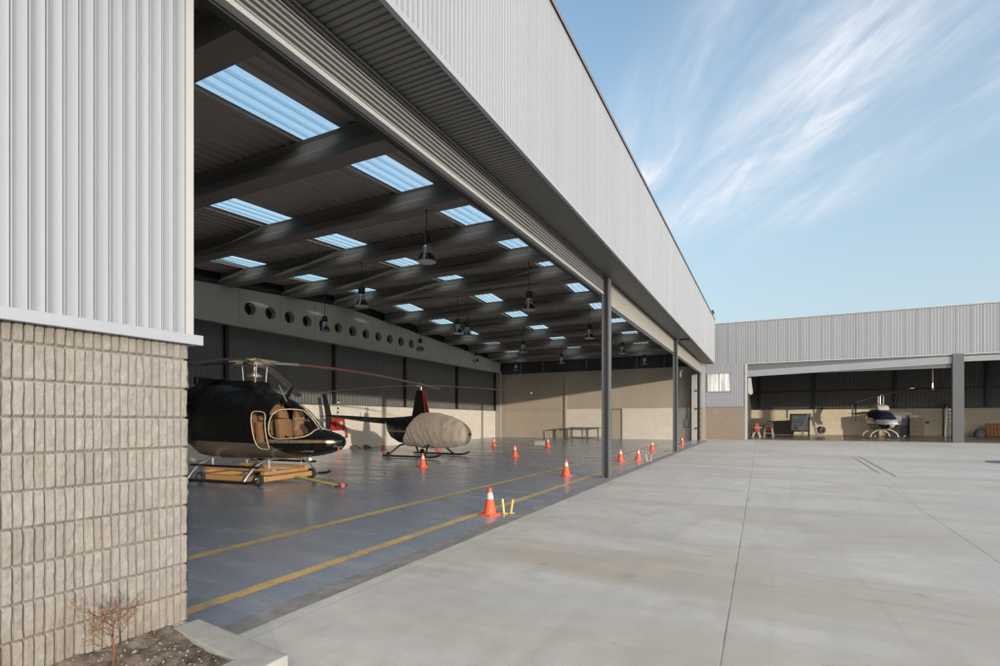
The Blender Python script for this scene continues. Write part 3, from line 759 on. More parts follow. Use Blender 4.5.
rdoor = [(.72,1.00),(.60,1.70),(.66,1.78),(1.02,1.74),(1.07,1.40),(1.13,.90),(1.08,.84),(.80,.86)]
def soften(p, n=2):
    for _ in range(n):
        p = [q for (a,b),(c,d) in zip(p, p[1:]+p[:1]) for q in ((a*.78+c*.22,b*.78+d*.22),(a*.22+c*.78,b*.22+d*.78))]
    return p
fdoor, rdoor = soften(fdoor), soften(rdoor)
def shrink(poly,k):
    cx = sum(p[0] for p in poly)/len(poly); cy = sum(p[1] for p in poly)/len(poly)
    return [(cx+(x-cx)*k, cy+(y-cy)*k) for x,y in poly]
wind = [(2.08,1.36),(1.12,2.03),(1.0,2.3),(2.4,1.9)]
cat = {'fuselage':[], 'door_window':[], 'windscreen':[], 'rear_window':[]}
for q in fl:
    cx = sum(p[0] for p in q)/4; cy = sum(p[1] for p in q)/4; cz = sum(p[2] for p in q)/4
    _,w,zb,zt = interp(BS,cx)[:4]
    side = abs(cy) > .55*w
    if side and inside((cx,cz), shrink(fdoor,.93)): k = 'door_window'
    elif side and inside((cx,cz), shrink(rdoor,.92)): k = 'rear_window'
    elif 1.12 < cx < 2.10 and cz > zt-.55*(zt-zb)*.45 and abs(cy) > .05 and not (side and cz < 1.36): k = 'windscreen'
    else: k = 'fuselage'
    cat[k].append(q)
mats = {'fuselage':'heliblack','door_window':'glass','rear_window':'glass','windscreen':'glass'}
for k,q in cat.items():
    if k == 'door_window' or k == 'rear_window':
        for s_ in (-1,1): obj(k, quads([f for f in q if sum(p[1] for p in f)*s_ > 0]), M[mats[k]], B, smooth='all')
    else: obj(k, quads(q), M[mats[k]], B, smooth='all')
def side_y(x, z, secs, e=2.7, taper=.30):
    _,w,zb,zt = interp(secs,x)[:4]; zc=(zb+zt)/2; h=(zt-zb)/2; zz=max(-.999,min(.999,(z-zc)/h))
    return w*(1-taper*max(0,zz)**2)*(1-abs(zz)**e)**(1/e)
def ribbon(x0,x1,za,zb,secs,s_,n=60,rows=3):
    mb = MB(); m_ = rows
    for i in range(n+1):
        x = x0+(x1-x0)*i/n; t = (i/n)**2; a = za(x); b = zb(x)
        for k in range(m_+1):
            z = a+(b-a)*k/m_; mb.v.append((x, s_*(side_y(x,z,secs)+.004), z))
    for i in range(n):
        for k in range(m_): mb.f.append((i*(m_+1)+k,i*(m_+1)+k+1,(i+1)*(m_+1)+k+1,(i+1)*(m_+1)+k))
    return mb
def rim(poly, secs, s_, r, nsub=2):
    pts = []
    for i in range(len(poly)):
        (x1,z1),(x2,z2) = poly[i], poly[(i+1)%len(poly)]
        for k in range(nsub):
            t = k/nsub; x = x1+(x2-x1)*t; z = z1+(z2-z1)*t; pts.append((x, s_*(side_y(x,z,secs)+.004), z))
    pts.append(pts[0]); return pts
for s_ in (-1,1):
    obj('door_frame', MB().tube(rim(fdoor,BS,s_,.02), .010, 6, False), M['beige'], B, smooth='all')
    obj('door_frame', MB().tube(rim(rdoor,BS,s_,.02), .010, 6, False), M['beige'], B, smooth='all')
    obj('seat', seat(1.35, s_*.27, .92), M['tan'], B, bevel=.03, smooth=True)
    obj('seat', seat(.80, s_*.33, .86, .5), M['tan'], B, bevel=.03, smooth=True)
for s_ in (-1,1): obj('belly_panel', ribbon(-2.0,1.85,lambda x:interp(BS,x)[2]+.004,lambda x:max(interp(BS,x)[2]+.01,min(1.0-.02*x,1.0-.02*x-.5*max(0,x-1.12),.78+.85*(x+2.05))),BS,s_,80,14), M['belly'], B, smooth='all')
for s_ in (-1,1): obj('bronze_stripe', ribbon(1.14,2.74,lambda x:1.005+.008*(x-1.1),lambda x:1.095-.012*(x-1.1),BS,s_), M['bronze'], B, smooth='all')
obj('cabin_floor', MB().box(.45,2.3,-.5,.5,.80,.84), M['belly'], B)
obj('cabin_bulkhead', MB().box(.40,.45,-.55,.55,.84,2.0), M['tan'], B)
obj('instrument_panel', MB().prism([(1.98,.84),(2.16,.84),(2.16,1.25),(1.85,1.52),(1.80,1.46),(1.98,1.3)], -.2, .2, 'y'), M['black'], B)
mast = MB().tube([(0,0,2.4),(0,0,3.02)], .05, 12).lathe([(.16,2.46),(.13,2.56),(.08,2.6)], n=16)
obj('rotor_mast', mast, M['gunmetal'], B, smooth=True)
obj('swashplate', MB().lathe([(.10,2.66),(.19,2.67),(.19,2.71),(.12,2.73),(.12,2.76),(.06,2.77)], n=20), M['gunmetal'], B, smooth=True)
for k in range(4):
    a = R(35+90*k+14); a2 = R(35+90*k+22)
    obj('pitch_link', MB().tube([(.26*math.cos(a),.26*math.sin(a),2.50),(.30*math.cos(a2),.30*math.sin(a2),3.0)], .017, 8), M['alu'], B)
obj('rotor_hub', MB().lathe([(.10,2.93),(.25,2.96),(.27,3.04),(.22,3.10),(.10,3.13),(.06,3.17)], n=20), M['gunmetal'], B, smooth=True)
hz = 3.04
for k,(ang,tz) in enumerate(((31,2.36),(121,2.36),(211,2.4),(301,2.4))):
    d_ = Vector((math.cos(R(ang)), math.sin(R(ang)), 0)); Rb = 4.78
    g_ = obj('blade_grip', MB().tube([d_*.12+Vector((0,0,hz)), d_*.50+Vector((0,0,hz-.005))], [.085,.07], 12).bar(d_*.1+Vector((0,0,hz+.075)), d_*.60+Vector((0,0,hz+.0)), .15, .05), M['gunmetal'], B, smooth=True)
    root = d_*.42; tip = d_*Rb
    def pt(t0,t1,mat,nm):
        return obj(nm, blade(root, tip, hz-.01, tz, True, .27, .055, 12, t0, t1), M[mat], B if nm == 'rotor_blade' else bl, smooth=True)
    if k == 0:
        bl = pt(.52,1,'rotor','rotor_blade'); pt(.0,.16,'alu','blade_root'); pt(.16,.52,'rotorred','red_section')
    else:
        bl = obj('rotor_blade', blade(root,tip,hz-.01,tz,True,.27,.055,14), M['rotor' if k==1 else 'rotordark'], B, smooth=True)
# tail
obj('tail_fin', MB().prism([(-5.7,1.95),(-6.25,2.9),(-6.6,2.9),(-6.3,1.95),(-6.5,1.2),(-6.2,1.2)], -.025, .025, 'y'), M['heliblack'], B, bevel=.008)
for s_ in (-1,1):
    obj('tail_stabilizer', MB().box(-5.1,-4.75,min(s_*.1,s_*.95),max(s_*.1,s_*.95),1.94,1.975), M['heliblack'], B, bevel=.008)
obj('tail_rotor', MB().bar((-6.3,.18,1.35),(-6.3,.18,2.7),.12,.02,(1,0,0)).tube([(-6.3,.05,2.02),(-6.3,.2,2.02)],.04), M['rotordark'], B)
obj('engine_cowl', MB().prism([(-.5,2.46),(-.62,2.60),(-1.9,2.70),(-1.95,2.46)], -.20, .20, 'y').box(-1.98,-1.85,-.24,.24,2.5,2.74), M['heliblack'], B, bevel=.04)
obj('air_intake', MB().prism([(.30,2.38),(.18,2.56),(-.5,2.58),(-.5,2.4)], -.30, .30, 'y'), M['heliblack'], B, bevel=.05)
obj('wire_cutter', MB().prism([(.95,2.10),(1.12,2.06),(1.34,2.40),(1.30,2.42)], -.012, .012, 'y'), M['black'], B)
obj('antenna', MB().tube([(1.20,-.12,2.0),(.98,-.15,2.42)], [.018,.014], 8), M['alu'], B)
obj('pitot_tube', MB().tube([(2.7,-.2,.93),(2.95,-.2,.92)], .016, 8), M['alu'], B)
obj('warning_streamer', MB().box(2.86,2.866,-.225,-.180,.55,.93), M['pink'], B)
obj('landing_light', MB().lathe([(.05,.56),(.09,.58),(.09,.63)], c=(1.9,-.1,0), n=14), M['alu'], B)
for s_ in (-1,1):
    yk = s_*1.22
    obj('skid', MB().tube([(-1.7,yk,.10),(1.05,yk,.10),(1.25,yk,.12),(1.38,yk,.17)], .036, 10), M['black'], B, smooth=True)
    obj('boarding_step', MB().tube([(-1.15,s_*.93,.44),(1.15,s_*.93,.44)], .030, 8), M['black'], B, smooth=True)
    for xk in (.95,-.95):
        obj('cross_tube', MB().tube([(xk,0,.60),(xk,s_*.35,.60),(xk,s_*.62,.56),(xk,s_*.9,.43),(xk,s_*1.1,.24),(xk,yk,.10)], .035, 10), M['alu'], B, smooth=True)
# trolley
T = thing('landing_trolley', 'low orange yellow wheeled trolley under the black helicopter', 'trolley', (-11.63,9.22,gz(9.22)), R(4), ground=True)
for y in (-.74,.74): obj('side_rail', MB().bar((-1.05,y,.16),(1.05,y,.16),.12,.12), M['yellow'], T, bevel=.006)
for x in (-1.02,1.02): obj('end_rail', MB().bar((x,-.68,.16),(x,.68,.16),.10,.11), M['yellow'], T, bevel=.006)
for y in (-.52,.52): obj('upper_beam', MB().bar((-1.15,y,.36),(1.12,y,.36),.10,.07), M['yellow'], T, bevel=.006)
for x in (-.95,.95): obj('cross_beam', MB().bar((x,-.72,.29),(x,.72,.29),.12,.07), M['yellow'], T, bevel=.006)
for x in (-.95,.95):
    for y in (-.52,.52): obj('support_post', MB().tube([(x,y,.39),(x,y,.60)], .024, 8), M['trim'], T)
for x in (-.95,.98):
    for y in (-.86,.86):
        wl = obj('wheel', MB().lathe([(.09,-.045),(.13,-.04),(.14,-.02),(.14,.02),(.13,.04),(.09,.045)], (x,y,.145), 22, 'y'), M['rubber'], T, smooth=True)
        obj('rim', MB().lathe([(.03,-.05),(.07,-.048),(.07,.048),(.03,.05)], (x,y,.145), 16, 'y'), M['alu'], wl, smooth=True)
t_ = thing('tow_bar', 'long yellow tow bar on the floor with a red end wheel', 'tow bar', (-8.46,8.86,gz(8.86)), R(166), ground=True)
obj('bar', MB().tube([(.05,0,.09),(1.9,0,.16)], .025, 8), M['stick'], t_, smooth=True)
obj('grip', MB().tube([(-.02,-.16,.09),(-.02,.16,.09)], .02, 8), M['black'], t_)
obj('end_wheel', MB().lathe([(.03,-.05),(.065,-.04),(.07,0),(.065,.04),(.03,.05)], (0,-.02,.09), 18, 'y'), M['pink'], t_, smooth=True)

# -- dark red and black helicopter under a cloth cover
C_ = thing('helicopter', 'small black helicopter with its cabin wrapped in a grey cloth cover', 'helicopter', (-12.77,18.0,gz(18)), R(-3), ground=True)
RS_ = [(2.40,.03,.90,.97),(2.34,.20,.70,1.14),(2.2,.34,.58,1.28),(1.95,.46,.49,1.45),(1.5,.56,.42,1.62),(.9,.61,.40,1.75),(.3,.62,.40,1.77),(0,.62,.42,1.74),(-.5,.58,.46,1.68),(-1.0,.50,.54,1.64),(-1.4,.40,.70,1.62),(-1.62,.31,.92,1.61),(-1.74,.20,1.22,1.61),(-1.85,.16,1.33,1.605),(-5.5,.07,1.62,1.75)]
fl = faces_of(hull(RS_, 2.3, -5.5, 130, 40, 2.4, .42))
obj('fuselage', quads(fl), M['heliblack'], C_, smooth='all')
for s_ in (-1,1): obj('stripe', ribbon(-1.55,-.3,lambda x:1.02-.02*(x+1),lambda x:1.075-.02*(x+1),RS_,s_,60,3), M['stripe'], C_, smooth='all')
rg = hull(RS_, 2.40, -.95, 90, 72, 2.4, .42, .03); out = []
for q in faces_of(rg):
    cx = sum(p[0] for p in q)/4; cz = sum(p[2] for p in q)/4
    if cx > .02-.60*(1.66-cz)/1.1 and cz > .37: out.append(q)
mbc = quads(out)
for i,p in enumerate(mbc.v):
    x,y,z = p; n_ = noise.fractal(Vector((x*2.2+z*.8,y*2,z*.7)),1,2,3)
    f_ = (abs(math.sin((x+.42*z)*11+n_*2.2))**.6-.6)*max(0,(1.55-z))*.050*max(0,min(1,(1.55-x)*1.0))
    f_ += (abs(math.sin((x*.5+z)*8+n_*3.))**.7-.6)*.012*max(0,min(1,(x-.9)*1.5))
    sag = .012*n_ + f_
    sy = 1 if y > 0 else -1
    hang = -.06*max(0,.8-z)*(1+.6*math.sin(x*7+n_*2))*max(0,min(1,(1.9-x)))
    mbc.v[i] = (x, y+sy*sag*min(1,abs(y)*4), z+sag*.3+hang)
obj('cabin_cover', mbc, M['cover'], C_, smooth='all')
seam = []
for k in range(40):
    x = 2.42-2.3*k/39; q_ = interp(RS_, min(x,2.39)); seam.append((x, 0, q_[3]+.036))
obj('cover_seam', MB().tube(seam, .008, 5), M['cover'], C_, smooth='all')
obj('cover_tie', MB().tube([(2.40,-.02,1.0),(2.44,-.02,.97),(2.43,-.02,.90)], .018, 6), M['black'], C_)
obj('mast_fairing', MB().add([(-.42,-.10,1.66),(.38,-.03,1.70),(.42,0,1.70),(.38,.03,1.70),(-.42,.10,1.66),(-.20,-.07,2.72),(.13,-.02,2.74),(.16,0,2.74),(.13,.02,2.74),(-.20,.07,2.72)],
    [(0,1,6,5),(1,2,7,6),(2,3,8,7),(3,4,9,8),(4,0,5,9),(5,6,7,8,9)]), M['heliblack'], C_, bevel=.01)
obj('fairing_edge', MB().add([(.25,-.05,1.70),(.46,0,1.70),(.25,.05,1.70),(.09,-.035,2.735),(.19,0,2.735),(.09,.035,2.735)], [(0,1,4,3),(1,2,5,4),(2,0,3,5),(3,4,5)]), M['darkred'], C_)
obj('rotor_hub', MB().tube([(0,0,2.7),(0,0,2.98)], .035, 10).bar((-.16,-.09,2.92),(.16,.09,2.92),.12,.07).lathe([(.05,2.96),(.07,2.98),(.05,3.02)], n=12), M['gunmetal'], C_, smooth=True)
for ang in (32,212):
    d_ = Vector((math.cos(R(ang)), math.sin(R(ang)),0))
    b_ = obj('rotor_blade', blade(d_*.15, d_*4.55, 2.92, 2.60, True, .22, .05, 12), M['rotor'], C_, smooth=True)
    obj('tip_cover', MB().lathe([(.02,-.06),(.045,-.04),(.045,.04),(.02,.06)], tuple(d_*4.55+Vector((0,0,2.60))), 10, 'x'), M['alu'], b_)
obj('tail_fin', MB().prism([(-5.25,1.70),(-5.62,2.72),(-5.84,2.72),(-5.62,1.7),(-5.62,1.0),(-5.42,1.0)], -.03, .03, 'y'), M['heliblack'], C_, bevel=.01)
obj('tail_stabilizer', MB().box(-5.35,-5.02,-.62,0,1.66,1.70), M['heliblack'], C_, bevel=.01)
obj('tail_rotor', MB().bar((-5.18,.30,1.62),(-5.10,.30,2.45),.10,.02,(0,1,0)), M['stripes'], C_)
obj('tail_gearbox', MB().tube([(-5.2,0,1.68),(-5.2,.3,1.68)], [.07,.03], 10), M['heliblack'], C_)
obj('boom_antenna', MB().tube([(-3.4,0,1.66),(-3.42,0,1.84)], .012, 6), M['black'], C_)
for s_ in (-1,1):
    yk = s_*1.0
    obj('skid', MB().tube([(-1.2,yk,.06),(1.25,yk,.06),(1.5,yk,.09),(1.72,yk,.17)], .04, 10), M['black'], C_, smooth=True)
    for xk,xf in ((-.72,-.95),(.72,.95)):
        obj('skid_strut', MB().tube([(xk,s_*.25,.50),(xk,s_*.5,.47),(xf,yk,.06)], [.045,.045,.038], 8), M['black'], C_, smooth=True)
    w_ = obj('ground_wheel', MB().lathe([(.05,-.03),(.11,-.03),(.115,0),(.11,.03),(.05,.03)], (-.82,yk+s_*.09,.12), 16, 'y'), M['rubber'], C_, smooth=True)
# registration letters on the boom
def lettering(body, size):
    txt = bpy.data.curves.new('t','FONT'); txt.body = body; txt.size = size; txt.extrude = .002
    o = bpy.data.objects.new('t', txt); col.objects.link(o); bpy.context.view_layer.update()
    me = bpy.data.meshes.new_from_object(o.evaluated_get(bpy.context.evaluated_depsgraph_get()))
    bpy.data.objects.remove(o); me.materials.clear(); me.materials.append(M['letters']); return me
me = lettering('CC-ARO', .20)
for v in me.vertices:
    x = -3.15+v.co.x*1.28; t = (-2.0-x)/3.5; half = .15-.08*t; zc = 1.465+.22*t
    v.co = (x, -(half+.006)+ v.co.z, zc-.07+v.co.y*(1-.35*t))
lo = bpy.data.objects.new('registration_letters', me); col.objects.link(lo); lo.parent = C_
# -- white and blue helicopter in the far hangar
W = thing('helicopter', 'white and dark blue helicopter facing the apron in the far hangar', 'helicopter', (7.22,46.0,gz(46)), R(-80), ground=True)
WS = [(2.2,.03,.98,1.05),(2.1,.25,.86,1.18),(1.9,.42,.76,1.28),(1.55,.55,.70,1.42),(1.2,.62,.66,1.72),(.8,.66,.63,1.92),(.3,.67,.62,2.02),(-.4,.66,.62,2.06),(-1.0,.56,.72,2.06),(-1.5,.40,1.05,2.0),(-2.0,.24,1.4,1.95),(-2.4,.17,1.55,1.92),(-5.1,.09,1.68,1.86)]
cat = {'fuselage':[], 'nose':[], 'windscreen':[], 'chin_window':[]}
for q in faces_of(hull(WS, 2.2, -5.1, 220, 64, 2.5, .25)):
    cx = sum(p[0] for p in q)/4; cy = sum(p[1] for p in q)/4; cz = sum(p[2] for p in q)/4
    if cx > 1.25 and cz < 1.0 and abs(cy) > .12: k = 'chin_window'
    elif cx > 1.05 and cz < 1.32: k = 'nose'
    elif cx > -.2 and cz > 1.22 and cz < 1.95: k = 'windscreen'
    elif cx > -.4 and cz < 1.2: k = 'nose' if cz > 1.05 else 'fuselage'
    else: k = 'fuselage'
    cat[k].append(q)
M['navy'] = painted('navy_gloss_paint', (.015,.02,.035), .2, .15, 3, coat=.5)
for k,mt in (('fuselage','navy'),('nose','heliwhite'),('windscreen','blueglass'),('chin_window','black')): obj(k, quads(cat[k]), M[mt], W, smooth='all')
obj('engine_cowl', MB().prism([(.75,1.98),(.55,2.30),(-.2,2.48),(-1.1,2.40),(-1.3,2.0)], -.36, .36, 'y'), M['heliwhite'], W, bevel=.12, smooth=True)
obj('rotor_mast', MB().tube([(0,0,2.4),(0,0,3.08)], .04, 10).tube([(.12,.16,2.45),(.12,.16,2.98)], .016, 8).tube([(.12,-.16,2.45),(.12,-.16,2.98)], .016, 8), M['alu'], W, smooth=True)
obj('rotor_hub', MB().bar((-.3,0,3.02),(.3,0,3.06),.14,.08), M['gunmetal'], W)
for ang,tz in ((3,3.32),(183,2.66)):
    d_ = Vector((math.cos(R(ang)), math.sin(R(ang)),0))
    b_ = obj('rotor_blade', blade(d_*.2, d_*4.2, 3.04, tz, False, .30, .03, 8), M['rotordark'], W, smooth=True)
    if tz > 3: obj('blade_tip', blade(d_*4.2, d_*4.45, tz, tz+.02, False, .30, .03, 2), M['white'], b_)
obj('tail_fin', MB().prism([(-4.7,1.75),(-5.0,2.6),(-5.3,2.6),(-5.05,1.75),(-5.25,1.15),(-5.0,1.15)], -.025, .025, 'y'), M['navy'], W)
for s_ in (-1,1):
    hs = obj('tail_stabilizer', MB().box(-4.0,-3.7,min(s_*.1,s_*.75),max(s_*.1,s_*.75),1.76,1.80), M['navy'], W)
obj('tail_rotor', MB().bar((-4.95,-.2,1.2),(-4.95,-.2,2.5),.10,.02,(1,0,0)), M['rotordark'], W)
for s_ in (-1,1):
    yk = s_*.86
    obj('skid', MB().tube([(-1.3,yk,.06),(1.3,yk,.06),(1.55,yk,.12),(1.7,yk,.22)], .04, 8), M['white'], W, smooth=True)
    for xk in (-.75,.75): obj('cross_tube', MB().tube([(xk,0,.66),(xk,s_*.4,.60),(xk,s_*.75,.36),(xk,yk,.07)], .04, 8), M['white'], W, smooth=True)

# ------------------------------------------------ near hangar furniture
t_ = thing('workbench', 'long thin legged steel bench against the far end wall', 'bench', (-11.75,37.25,gz(37.25)), 0, ground=True)
obj('bench_top', MB().box(-1.25,1.25,-.3,.3,.80,.85), M['greysteel'], t_, bevel=.005)
for x in (-1.2,0,1.2):
    for y in (-.27,.27): obj('leg', MB().bar((x,y,0),(x,y,.80),.045), M['greysteel'], t_)
obj('lower_shelf', MB().box(-1.15,1.15,-.25,.25,.12,.15), M['greysteel'], t_)
t_ = thing('side_table', 'small square steel frame stand beside the long bench', 'stand', (-13.5,37.25,gz(37.25)), 0, ground=True)
obj('table_top', MB().box(-.42,.42,-.3,.3,.74,.78), M['greysteel'], t_)
for x in (-.39,.39):
    for y in (-.27,.27): obj('leg', MB().bar((x,y,0),(x,y,.74),.045), M['greysteel'], t_)
t_ = thing('wire_crate', 'small white wire crate on the floor beside a cone', 'crate', (-11.6,27.9,gz(27.9)), R(10), ground=True)
cr = MB()
for z in (.02,.12,.22):
    for a,b in (((-.25,-.15),(.25,-.15)),((.25,-.15),(.25,.15)),((.25,.15),(-.25,.15)),((-.25,.15),(-.25,-.15))): cr.tube([(*a,z),(*b,z)], .010, 6)
for k in range(7):
    x = -.25+.5*k/6
    for y in (-.15,.15): cr.tube([(x,y,.02),(x,y,.22)], .007, 6)
    cr.tube([(x,-.15,.02),(x,.15,.02)], .007, 6)
obj('wire_frame', cr, M['white'], t_)
obj('liner', MB().box(-.235,.235,-.135,.135,.035,.16), M['trim'], t_)
t_ = thing('electrical_box', 'pale electrical box on the end wall beside the folded door leaf', 'electrical box', (-4.88,37.88,1.50))
obj('enclosure', MB().box(-.16,.16,-.16,0,-.25,.25), M['trim'], t_, bevel=.012)
obj('box_door', MB().box(-.13,.13,-.172,-.162,-.21,.21), M['cabinet'], t_)
obj('conduit', MB().tube([(0,-.06,.25),(0,-.06,1.2)], .02, 8), M['greysteel'], t_)
# red hose station on the back wall
t_ = thing('hose_station', 'red fire hose station on the back wall beside the tail boom', 'fire hose', (-19.38,20.05,1.45))
obj('wall_plate', MB().box(0,.06,-.45,.45,-.30,.42), M['red'], t_, bevel=.01)
obj('hose_reel', MB().lathe([(.10,.06),(.30,.07),(.32,.10),(.22,.11),(.22,.20),(.32,.21),(.30,.24),(.08,.25)], (0,.0,.06), 24, 'x'), M['red'], t_, smooth=True)
obj('reel_core', MB().lathe([(.05,.25),(.11,.255),(.11,.27),(.03,.28)], (0,0,.06), 16, 'x'), M['white'], t_)
obj('hose', MB().tube([(.16,.30,-.05),(.18,.42,-.2),(.17,.50,-.45),(.16,.52,-.62)], .05, 8), M['red'], t_, smooth=True)
obj('bracket', MB().box(0,.10,.40,.62,-.70,-.64).box(.0,.05,-.5,-.42,-.35,.46), M['darkred'], t_)
for i,(x,y,rz,l) in enumerate(((-18.9,20.9,.3,'left brown wooden chock on the floor by the back wall'),(-18.6,21.45,1.1,'right brown wooden chock on the floor by the back wall'))):
    t_ = thing('wheel_chock', l, 'chock', (x,y,gz(y)+.004), rz, 'chocks by the back wall', True)
    obj('wedge', MB().prism([(-.20,0),(.20,0),(.20,.03),(-.05,.19),(-.20,.19)], -.12, .12, 'y'), M['wood'], t_, bevel=.01)
    obj('rope', MB().tube([(-.2,0,.14),(-.27,.02,.16),(-.33,.04,.08),(-.38,.02,.02)], .012, 6), M['tan'], t_)
# floodlight on the parapet end
t_ = thing('floodlight', 'small dark floodlight on top of the near hangar parapet end', 'floodlight', (-3.2,36.9,8.335))
obj('bracket', MB().box(-.03,.03,-.03,.03,0,.22), M['black'], t_)
obj('lamp_head', MB().prism([(-.10,.20),(.14,.30),(.08,.52),(-.16,.42)], -.16, .16, 'y'), M['black'], t_, bevel=.015)
obj('lens', MB().prism([(.145,.305),(.15,.31),(.092,.515),(.085,.51)], -.13, .13, 'y'), M['darkglass'], t_)

# ------------------------------------------------ far hangar contents
def ft(name, label, cat_, x, y, rz=0): return thing(name, label, cat_, (x,y,gz(y)+.004), rz, ground=True)
t_ = ft('compressor', 'red wheeled compressor with white legs at the left edge of the far hangar', 'compressor', -.72,44.2,.2)
t_.scale = (.82,.82,.95)
obj('tank', MB().lathe([(.04,-.45),(.19,-.42),(.22,-.32),(.22,.32),(.19,.42),(.04,.45)], (0,0,.62), 20, 'y'), M['red'], t_, smooth=True)
obj('motor', MB().box(-.16,.16,-.3,.05,.84,1.12).lathe([(.06,-.12),(.14,-.12),(.14,.12),(.06,.12)], (0,.22,.98), 14, 'x'), M['red'], t_, bevel=.02)
for x in (-.28,.28):
    for y in (-.3,.3): obj('leg', MB().bar((x*.5,y,.5),(x*1.2,y,.0),.05), M['white'], t_)
obj('handle', MB().tube([(-.18,-.45,.62),(-.3,-.85,.80),(.3,-.85,.80),(.18,-.45,.62)], .022, 8), M['white'], t_)
for x in (-.3,.3): obj('wheel', MB().lathe([(.05,-.03),(.13,-.03),(.14,0),(.13,.03),(.05,.03)], (x,.42,.14), 16, 'x'), M['rubber'], t_, smooth=True)
t_ = ft('work_stand', 'small brown topped work stand with pale legs beside the red compressor', 'stand', .12,44.9,-.2)
obj('top_block', MB().box(-.28,.28,-.22,.22,.70,1.0).box(-.1,.25,-.15,.15,1.0,1.18), M['wood'], t_, bevel=.03)
obj('motor', MB().lathe([(.06,-.2),(.16,-.18),(.16,.18),(.06,.2)], (0,0,.56), 14, 'x'), M['darkred'], t_, smooth=True)
for x in (-.27,.27):
    for y in (-.2,.2): obj('leg', MB().bar((x*.8,y*.8,.72),(x*1.15,y*1.15,0),.05), M['trim'], t_)
obj('shelf', MB().box(-.25,.25,-.2,.2,.28,.32), M['trim'], t_)
t_ = ft('storage_chest', 'long low dark slatted chest against the far hangar wall', 'chest', 1.0,50.6)
obj('body', MB().box(-1.0,1.0,-.4,.4,.05,1.12), M['darkwood'], t_, bevel=.01)
sl = MB()
for k in range(13): sl.box(-.98+.152*k,-.98+.152*k+.11,-.43,-.402,.08,1.08)
obj('slats', sl, M['darkwood'], t_)
obj('lid', MB().box(-1.04,1.04,-.45,.44,1.122,1.20), M['darkwood'], t_, bevel=.01)
t_ = ft('parts_cabinet', 'dark framed cabinet with a pale glazed front behind the step ladder', 'cabinet', 2.42,50.2)
obj('carcass', MB().box(-.72,.72,-.1,.45,.30,1.78), M['black'], t_, bevel=.01)
obj('glazed_front', MB().box(-.60,.62,-.125,-.102,.42,1.66), M['cabinet'], t_)
pr = MB()
for z in (1.05,1.30): pr.box(-.60,.62,-.135,-.127,z,z+.025)
pr.box(-.42,-.2,-.14,-.127,.50,.78)
obj('shelf_edge', pr, M['greysteel'], t_)
obj('pale_boxes', MB().box(-.1,.2,-.14,-.128,.46,.72).box(.28,.52,-.14,-.128,.46,.64).box(-.5,-.1,-.14,-.128,1.34,1.5), M['white'], t_)
for x in (-.66,.66): obj('leg', MB().box(x-.05,x+.05,0,.4,0,.30), M['black'], t_)
t_ = ft('step_ladder', 'white a-frame step ladder in front of the glazed cabinet', 'ladder', 3.0,48.4,R(72))
def rails(y0,y1):
    mb = MB()
    for s_ in (-1,1): mb.bar((s_*.33,y0,0),(s_*.17,y1,1.75),.07,.05)
    return mb
obj('front_rails', rails(-.62,-.06), M['white'], t_); obj('rear_rails', rails(.62,.06), M['white'], t_)
for k in range(5):
    t = (k+1)/6; y = -.62+.56*t; hw = .33-.16*t
    obj('step', MB().box(-hw,hw,y-.05,y+.07,1.75*t-.02,1.75*t+.02), M['white'], t_)
obj('top_cap', MB().box(-.2,.2,-.12,.12,1.75,1.80), M['white'], t_)
obj('spreader', MB().bar((.26,-.36,.8),(.26,.36,.8),.025), M['alu'], t_)
t_ = ft('hose_reel', 'dark red round hose reel on a stand right of the white ladder', 'hose reel', 3.84,48.9,.5)
t_.scale = (.74,.74,.74)
obj('drum', MB().lathe([(.12,-.16),(.40,-.16),(.40,-.12),(.30,-.11),(.30,.11),(.40,.12),(.40,.16),(.12,.16)], (0,0,.66), 24, 'y'), M['darkred'], t_, smooth=True)
obj('hose', MB().lathe([(.29,-.10),(.36,-.08),(.36,.08),(.29,.10)], (0,0,.66), 24, 'y'), M['rubber'], t_, smooth=True)
obj('hub', MB().lathe([(.04,-.2),(.12,-.19),(.12,-.165),(.04,-.16)], (0,0,.66), 16, 'y'), M['trim'], t_)
obj('stand', MB().bar((-.3,-.2,0),(0,-.2,.66),.05).bar((.3,-.2,0),(0,-.2,.66),.05).bar((-.3,.2,0),(0,.2,.66),.05).bar((.3,.2,0),(0,.2,.66),.05).bar((-.36,-.2,.03),(.36,-.2,.03),.06).bar((-.36,.2,.03),(.36,.2,.03),.06), M['black'], t_)
t_ = ft('machine_cabinet', 'grey steel machine with black base behind the white helicopter', 'machine', 9.2,50.9)
obj('housing', MB().box(-.72,.72,-.3,.4,.85,1.85), M['greysteel'], t_, bevel=.02)
obj('base', MB().box(-.66,.66,-.25,.38,0,.848), M['black'], t_)
obj('control_panel', MB().box(-.5,.1,-.315,-.302,1.2,1.6), M['cabinet'], t_)
t_ = ft('drawer_cabinet', 'brown wooden drawer cabinet right of the white helicopter', 'cabinet', 10.2,50.6)
obj('carcass', MB().box(-.46,.46,-.3,.3,.05,1.42), M['wood'], t_, bevel=.01)
for k in range(4):
    dr = obj('drawer', MB().box(-.42,.42,-.325,-.302,.12+.32*k,.40+.32*k), M['wood'], t_, bevel=.006)
    obj('handle', MB().box(-.12,.12,-.35,-.327,.25+.32*k,.28+.32*k), M['greysteel'], dr)
t_ = thing('toolbox', 'small dark toolbox on top of the brown drawer cabinet', 'toolbox', (10.05,50.6,gz(50.6)+1.425))
obj('case', MB().box(-.28,.28,-.14,.14,0,.22), M['greysteel'], t_, bevel=.015)
obj('handle', MB().tube([(-.12,0,.22),(-.1,0,.28),(.1,0,.28),(.12,0,.22)], .015, 6), M['black'], t_)
